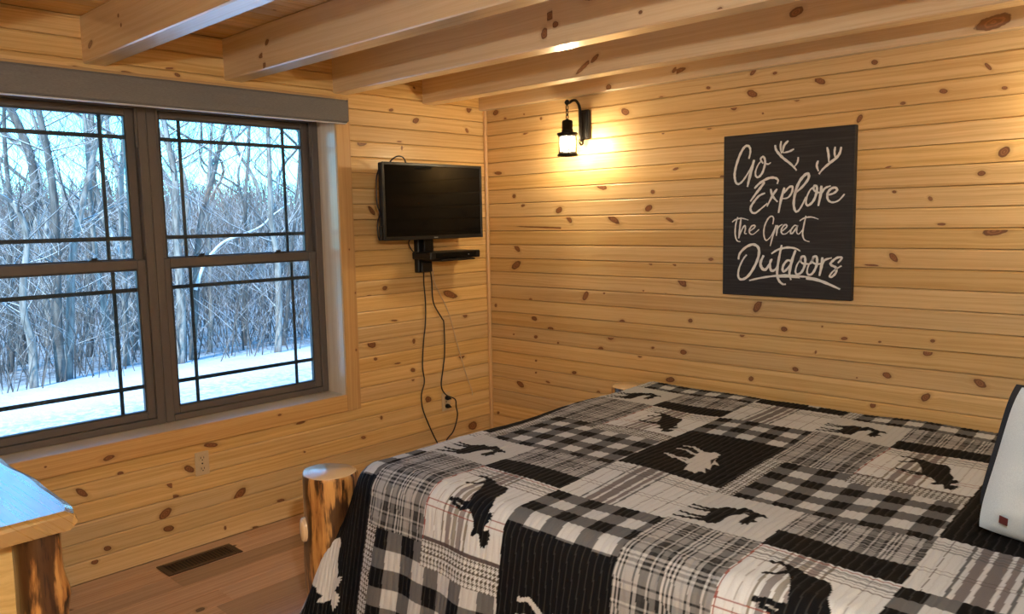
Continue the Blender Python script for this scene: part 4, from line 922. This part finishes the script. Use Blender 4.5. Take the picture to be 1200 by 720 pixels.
M_PANEL = wood('panel_pine', (.78, .56, .22), (.66, .44, .15), rough=.3)
def uvbox(name, x0, x1, y0, y1, z0, z1, mat, parent):
    return extrude(name, rect_loop(y0, y1, z0, z1, .003), x0, x1, lambda t, n, s: (t, n, s), mat, parent)
uvbox('end_panel', 1.085, 1.105, -3.45, -3.10, .10, .685, M_PANEL, dr); uvbox('end_panel', .145, .165, -3.45, -3.10, .10, .685, M_PANEL, dr)
uvbox('back_panel', .14, 1.11, -3.49, -3.47, .10, .685, M_PANEL, dr); uvbox('bottom_panel', .14, 1.11, -3.47, -3.09, .08, .10, M_PANEL, dr)
for r_ in range(3):
    za = .115 + r_ * .190
    for c2_ in range(2):
        xa = .20 + c2_ * .43
        d = uvbox('drawer', xa, xa + .42, -3.095, -3.065, za, za + .175, M_PANEL, dr)
        hl = MB(); pts_ = []
        for i in range(9):
            t_ = i / 8; pts_.append((xa + .42 * t_, -3.062, za + .0875))
        hl.tube(pts_, [.082 + .004 * math.sin(i * 2.1 + r_) for i in range(9)], 14)
        for i_, v_ in enumerate(hl.v): hl.v[i_] = (v_[0], -3.062 + max(0.0, v_[1] + 3.062) * .62, v_[2])
        hl.build('half_log_front', M_LOG, d)
        MB().tube([(xa + .21, -3.012, za + .0875), (xa + .21, -2.985, za + .0875), (xa + .21, -2.972, za + .0875)], [.010, .016, .010], 10).build('knob', M_IRON, d)
# ============================================================ OUTSIDE
def ground_h(x, y):
    h = -.9 + .03 * math.sin(y * .7) + .02 * math.sin(x * 1.7 + y)
    if x < -9.6: h -= min(4.5, (-9.6 - x) * .085) + .0
    if x < -60: h += ((-60 - x) ** 1.0) * .085
    if x > -9.9 and x < -9.0: h += .05 * math.sin(y * 5) * .5 + .05
    if -8.3 < x < -7.2: h -= .05
    return h
xs_ = [-.31] + [-.6 - .4 * i for i in range(29)] + [-12.5 - 3 * i for i in range(16)] + [-62 - 8 * i for i in range(16)]
ys_ = [-60 + 8 * i for i in range(7)] + [-6 + .5 * i for i in range(44)] + [17 + 8 * i for i in range(16)]
vs_ = [(x, y, ground_h(x, y)) for x in xs_ for y in ys_]; ny = len(ys_)
fs = [(i * ny + j, i * ny + j + 1, (i + 1) * ny + j + 1, (i + 1) * ny + j) for i in range(len(xs_) - 1) for j in range(ny - 1)]
def snow_material():
    M = N('snow_ground'); tc = M.n('TexCoord'); s = M.n('SeparateXYZ', i_0=tc.outputs['Object']); x = s.outputs[0]
    n1 = M.noise(tc.outputs['Object'], 1.3, 4); n2 = M.noise(tc.outputs['Object'], 9, 5, .7)
    tr = M.math('MULTIPLY', M.math('MULTIPLY', M.smooth(x, -8.6, -8.0), M.math('SUBTRACT', 1.0, M.smooth(x, -7.5, -7.0))), M.smooth(n2, .42, .58))
    c = M.mix(M.smooth(n1, .3, .7), (.80, .82, .84), (.72, .74, .77))
    c = M.mix(M.math('MULTIPLY', tr, .7), c, (.30, .28, .26))
    leaf = M.math('MULTIPLY', M.smooth(x, -9.9, -12.0), 0.0)
    far = M.math('SUBTRACT', 1.0, M.smooth(x, -13.0, -10.4))
    c = M.mix(M.math('MULTIPLY', far, M.smooth(n2, .30, .62)), c, (.16, .115, .085))
    vfar = M.math('SUBTRACT', 1.0, M.smooth(x, -70.0, -50.0))
    c = M.mix(M.math('MULTIPLY', vfar, .8), c, (.20, .15, .13))
    M.bsdf(c, .7, M.bump(n2, .5, .05)); return M.m
gb = MB(); gb.add(vs_, fs, True); go = gb.build('snowy_ground', snow_material()); tag(go, 'snow covered yard sloping away into the woods', kind='structure')
bmn = bmesh.new(); bmn.from_mesh(go.data); bmesh.ops.recalc_face_normals(bmn, faces=bmn.faces); bmn.to_mesh(go.data); bmn.free()

def bark(name, a, b, snow=.35):
    M = N(name); tc = M.n('TexCoord'); g = M.n('NewGeometry'); sz = M.n('SeparateXYZ', i_0=g.outputs['Normal']).outputs[2]
    n1 = M.noise(M.n('Mapping', i_Vector=tc.outputs['Object'], i_Scale=(14, 14, 3)).outputs[0], 1, 4); n2 = M.noise(tc.outputs['Object'], 2.5, 3)
    c = M.mix(M.smooth(n1, .35, .65), a, b)
    sm_ = M.math('MULTIPLY', M.smooth(M.math('ADD', sz, M.math('MULTIPLY', n2, .5)), .55, .85), snow * 2, clamp=True)
    c = M.mix(sm_, c, (.80, .82, .85)); M.bsdf(c, .85, M.bump(n1, .4, .02)); return M.m
M_BARKP = bark('pale_bark', (.26, .24, .225), (.11, .10, .095))
M_BARKD = bark('grey_bark', (.12, .11, .105), (.05, .046, .045))
M_TWIG = bark('twig_bark', (.12, .105, .10), (.055, .05, .05), .4)

rt = random.Random(5)
def branch(mb, p, d, L, r, depth, sides, rnd):
    n_ = 5 if depth > 1 else (4 if depth == 1 else 3); pts = [Vector(p)]; d = Vector(d).normalized()
    for i in range(n_):
        d = (d + Vector((rnd.uniform(-.22, .22), rnd.uniform(-.22, .22), rnd.uniform(-.08, .16)))).normalized()
        pts.append(pts[-1] + d * (L / n_))
    mb.tube(pts, [max(.003, r * (1 - .8 * i / n_)) for i in range(n_ + 1)], sides, cap=False)
    if depth <= 0: return
    for k in range(rnd.randint(3, 5)):
        i = rnd.randint(1, n_); ax = Vector((rnd.uniform(-1, 1), rnd.uniform(-1, 1), rnd.uniform(-.2, .7)))
        dd = (d * .6 + ax * .8).normalized()
        branch(mb, pts[i], dd, L * rnd.uniform(.35, .6), r * .45, depth - 1, 3, rnd)
def tree(name, pts, r, lab, mat, group, seed, nb=16):
    rnd = random.Random(seed); base = Vector(pts[0]); base.z = ground_h(base.x, base.y) - .1
    pts = [base] + [Vector(p_) for p_ in pts]
    if pts[1].z < pts[0].z + .1: pts.pop(1)
    top = pts[-1] + (pts[-1] - pts[-2]).normalized() * 2.5; pts.append(top)
    path = smooth_path(pts, 4); n_ = len(path)
    t = empty(name, base, lab, 'tree', group)
    tb_ = MB(); tb_.tube(path, [r * (.92 - .62 * i / n_) for i in range(n_)], 9); tb_.build('trunk', mat, t)
    bb = MB()
    for k in range(nb):
        i = rnd.randint(int(n_ * .18), n_ - 2); w = rnd.uniform(0, 6.28)
        branch(bb, path[i], (math.cos(w), math.sin(w), rnd.uniform(.25, 1.1)), rnd.uniform(1.0, 2.6), r * rnd.uniform(.11, .22), 2, 4, rnd)
    bb.build('branches', M_TWIG, t)
    return t
tlab = ['slender pale tree at the edge of the snow with a bent crown', 'stout double-toned tree trunk at the forest edge', 'pale tree leaning right beside the stout trunk',
        'pale tree leaning left behind the left sash', 'straight pale tree beside the window mullion', 'large curved tree behind the right window, next to the mullion',
        'dark trunk leaning right behind the right window', 'thin straight sapling behind the right window', 'tall pale tree at the right end of the snow edge',
        'thin grey tree beside the tall pale tree', 'grey tree deep in the woods behind the right window', 'grey tree in the woods at the far left window edge',
        'grey tree in the woods behind the left window', 'grey tree in the woods hidden by the mullion']
for i, (r, pts) in enumerate(TRUNKS):
    tt = tree('bare_tree', pts, r, tlab[i], M_BARKP if i in (0, 2, 3, 4, 5, 7, 8) else M_BARKD, None, 60 + i, 11 if i < 10 else 9)
    if i == 6: MB().tube(smooth_path(SNOWLIMB, 5), [.036 - .0007 * k for k in range(len(SNOWLIMB) * 5 - 4)], 7).build('snowy_limb', bark('snowy_bark', (.62, .64, .67), (.42, .42, .42), .5), tt)['label'] = 'snow covered limb slanting up'
# deeper woods: copies of a few bare trees
proto = []
for q in range(6):
    rnd = random.Random(200 + q); x = -22 - q; y = 4 + 2 * q
    pts = [(x + rnd.uniform(-.3, .3), y + rnd.uniform(-.35, .35) * k, -2.0 + 1.5 * k) for k in range(7)]
    proto.append(tree('bare_tree', pts, rnd.uniform(.07, .12), 'dark-barked bare tree in the deeper woods beyond the yard' if q % 2 else 'pale-barked bare tree in the deeper woods beyond the yard', M_BARKD if q % 2 else M_BARKP, 'dark trees in the deeper woods' if q % 2 else 'pale trees in the deeper woods', 300 + q, 15))
for k in range(24):
    src = rt.choice(proto); x = -rt.uniform(15, 46); s_ = (3.8 - x) / 3.8
    y = -3.78 + s_ * rt.uniform(.62, 2.95)
    c = src.copy(); COL.objects.link(c); c.location = (x, y, ground_h(x, y) - .1); c.rotation_euler.z = rt.uniform(0, 6.28)
    sc = rt.uniform(.8, 1.25); c.scale = (sc, sc, sc)
    for ch in src.children:
        d = ch.copy(); COL.objects.link(d); d.parent = c
# underbrush and distant crowns: too many stems to count
br = MB()
for k in range(1500):
    x = -rt.choice([rt.uniform(10.2, 16), rt.uniform(12, 30), rt.uniform(25, 60)]); s_ = (3.8 - x) / 3.8; y = -3.78 + s_ * rt.uniform(.55, 3.05)
    z = ground_h(x, y) - .05; h = rt.uniform(.8, 3.2) if x > -16 else rt.uniform(2.0, 6.0); r = h * .0045 * rt.uniform(.7, 1.4)
    branch(br, (x, y, z), (rt.uniform(-.35, .35), rt.uniform(-.35, .35), 1), h, r, 1, 3, rt)
bo = br.build('underbrush', M_TWIG); tag(bo, 'tangled bare underbrush at the forest edge', 'brush', kind='stuff')
hb = MB()
for k in range(2600):
    x = -rt.uniform(60, 175); s_ = (3.8 - x) / 3.8; y = -3.78 + s_ * rt.uniform(.5, 3.1)
    z = ground_h(x, y) - .3; h = rt.uniform(5, 9); w = rt.uniform(-.12, .12)
    br_ = [(x, y, z), (x + w, y + w, z + h * .5), (x + 2 * w, y - w, z + h)]
    hb.tube(br_, [.12, .09, .03], 3, cap=False)
    for q in range(5):
        zz = z + h * rt.uniform(.3, .95); a = rt.uniform(0, 6.28); l = rt.uniform(.8, 2.0)
        hb.tube([(x + w, y, zz), (x + w + l * math.cos(a), y + l * math.sin(a), zz + l * rt.uniform(.4, 1.2))], [.06, .02], 3, cap=False)
ho = hb.build('distant_woods', bark('distant_bark', (.19, .14, .115), (.13, .095, .08), .15)); tag(ho, 'brownish bare woods on the distant hillside', 'woods', kind='stuff')
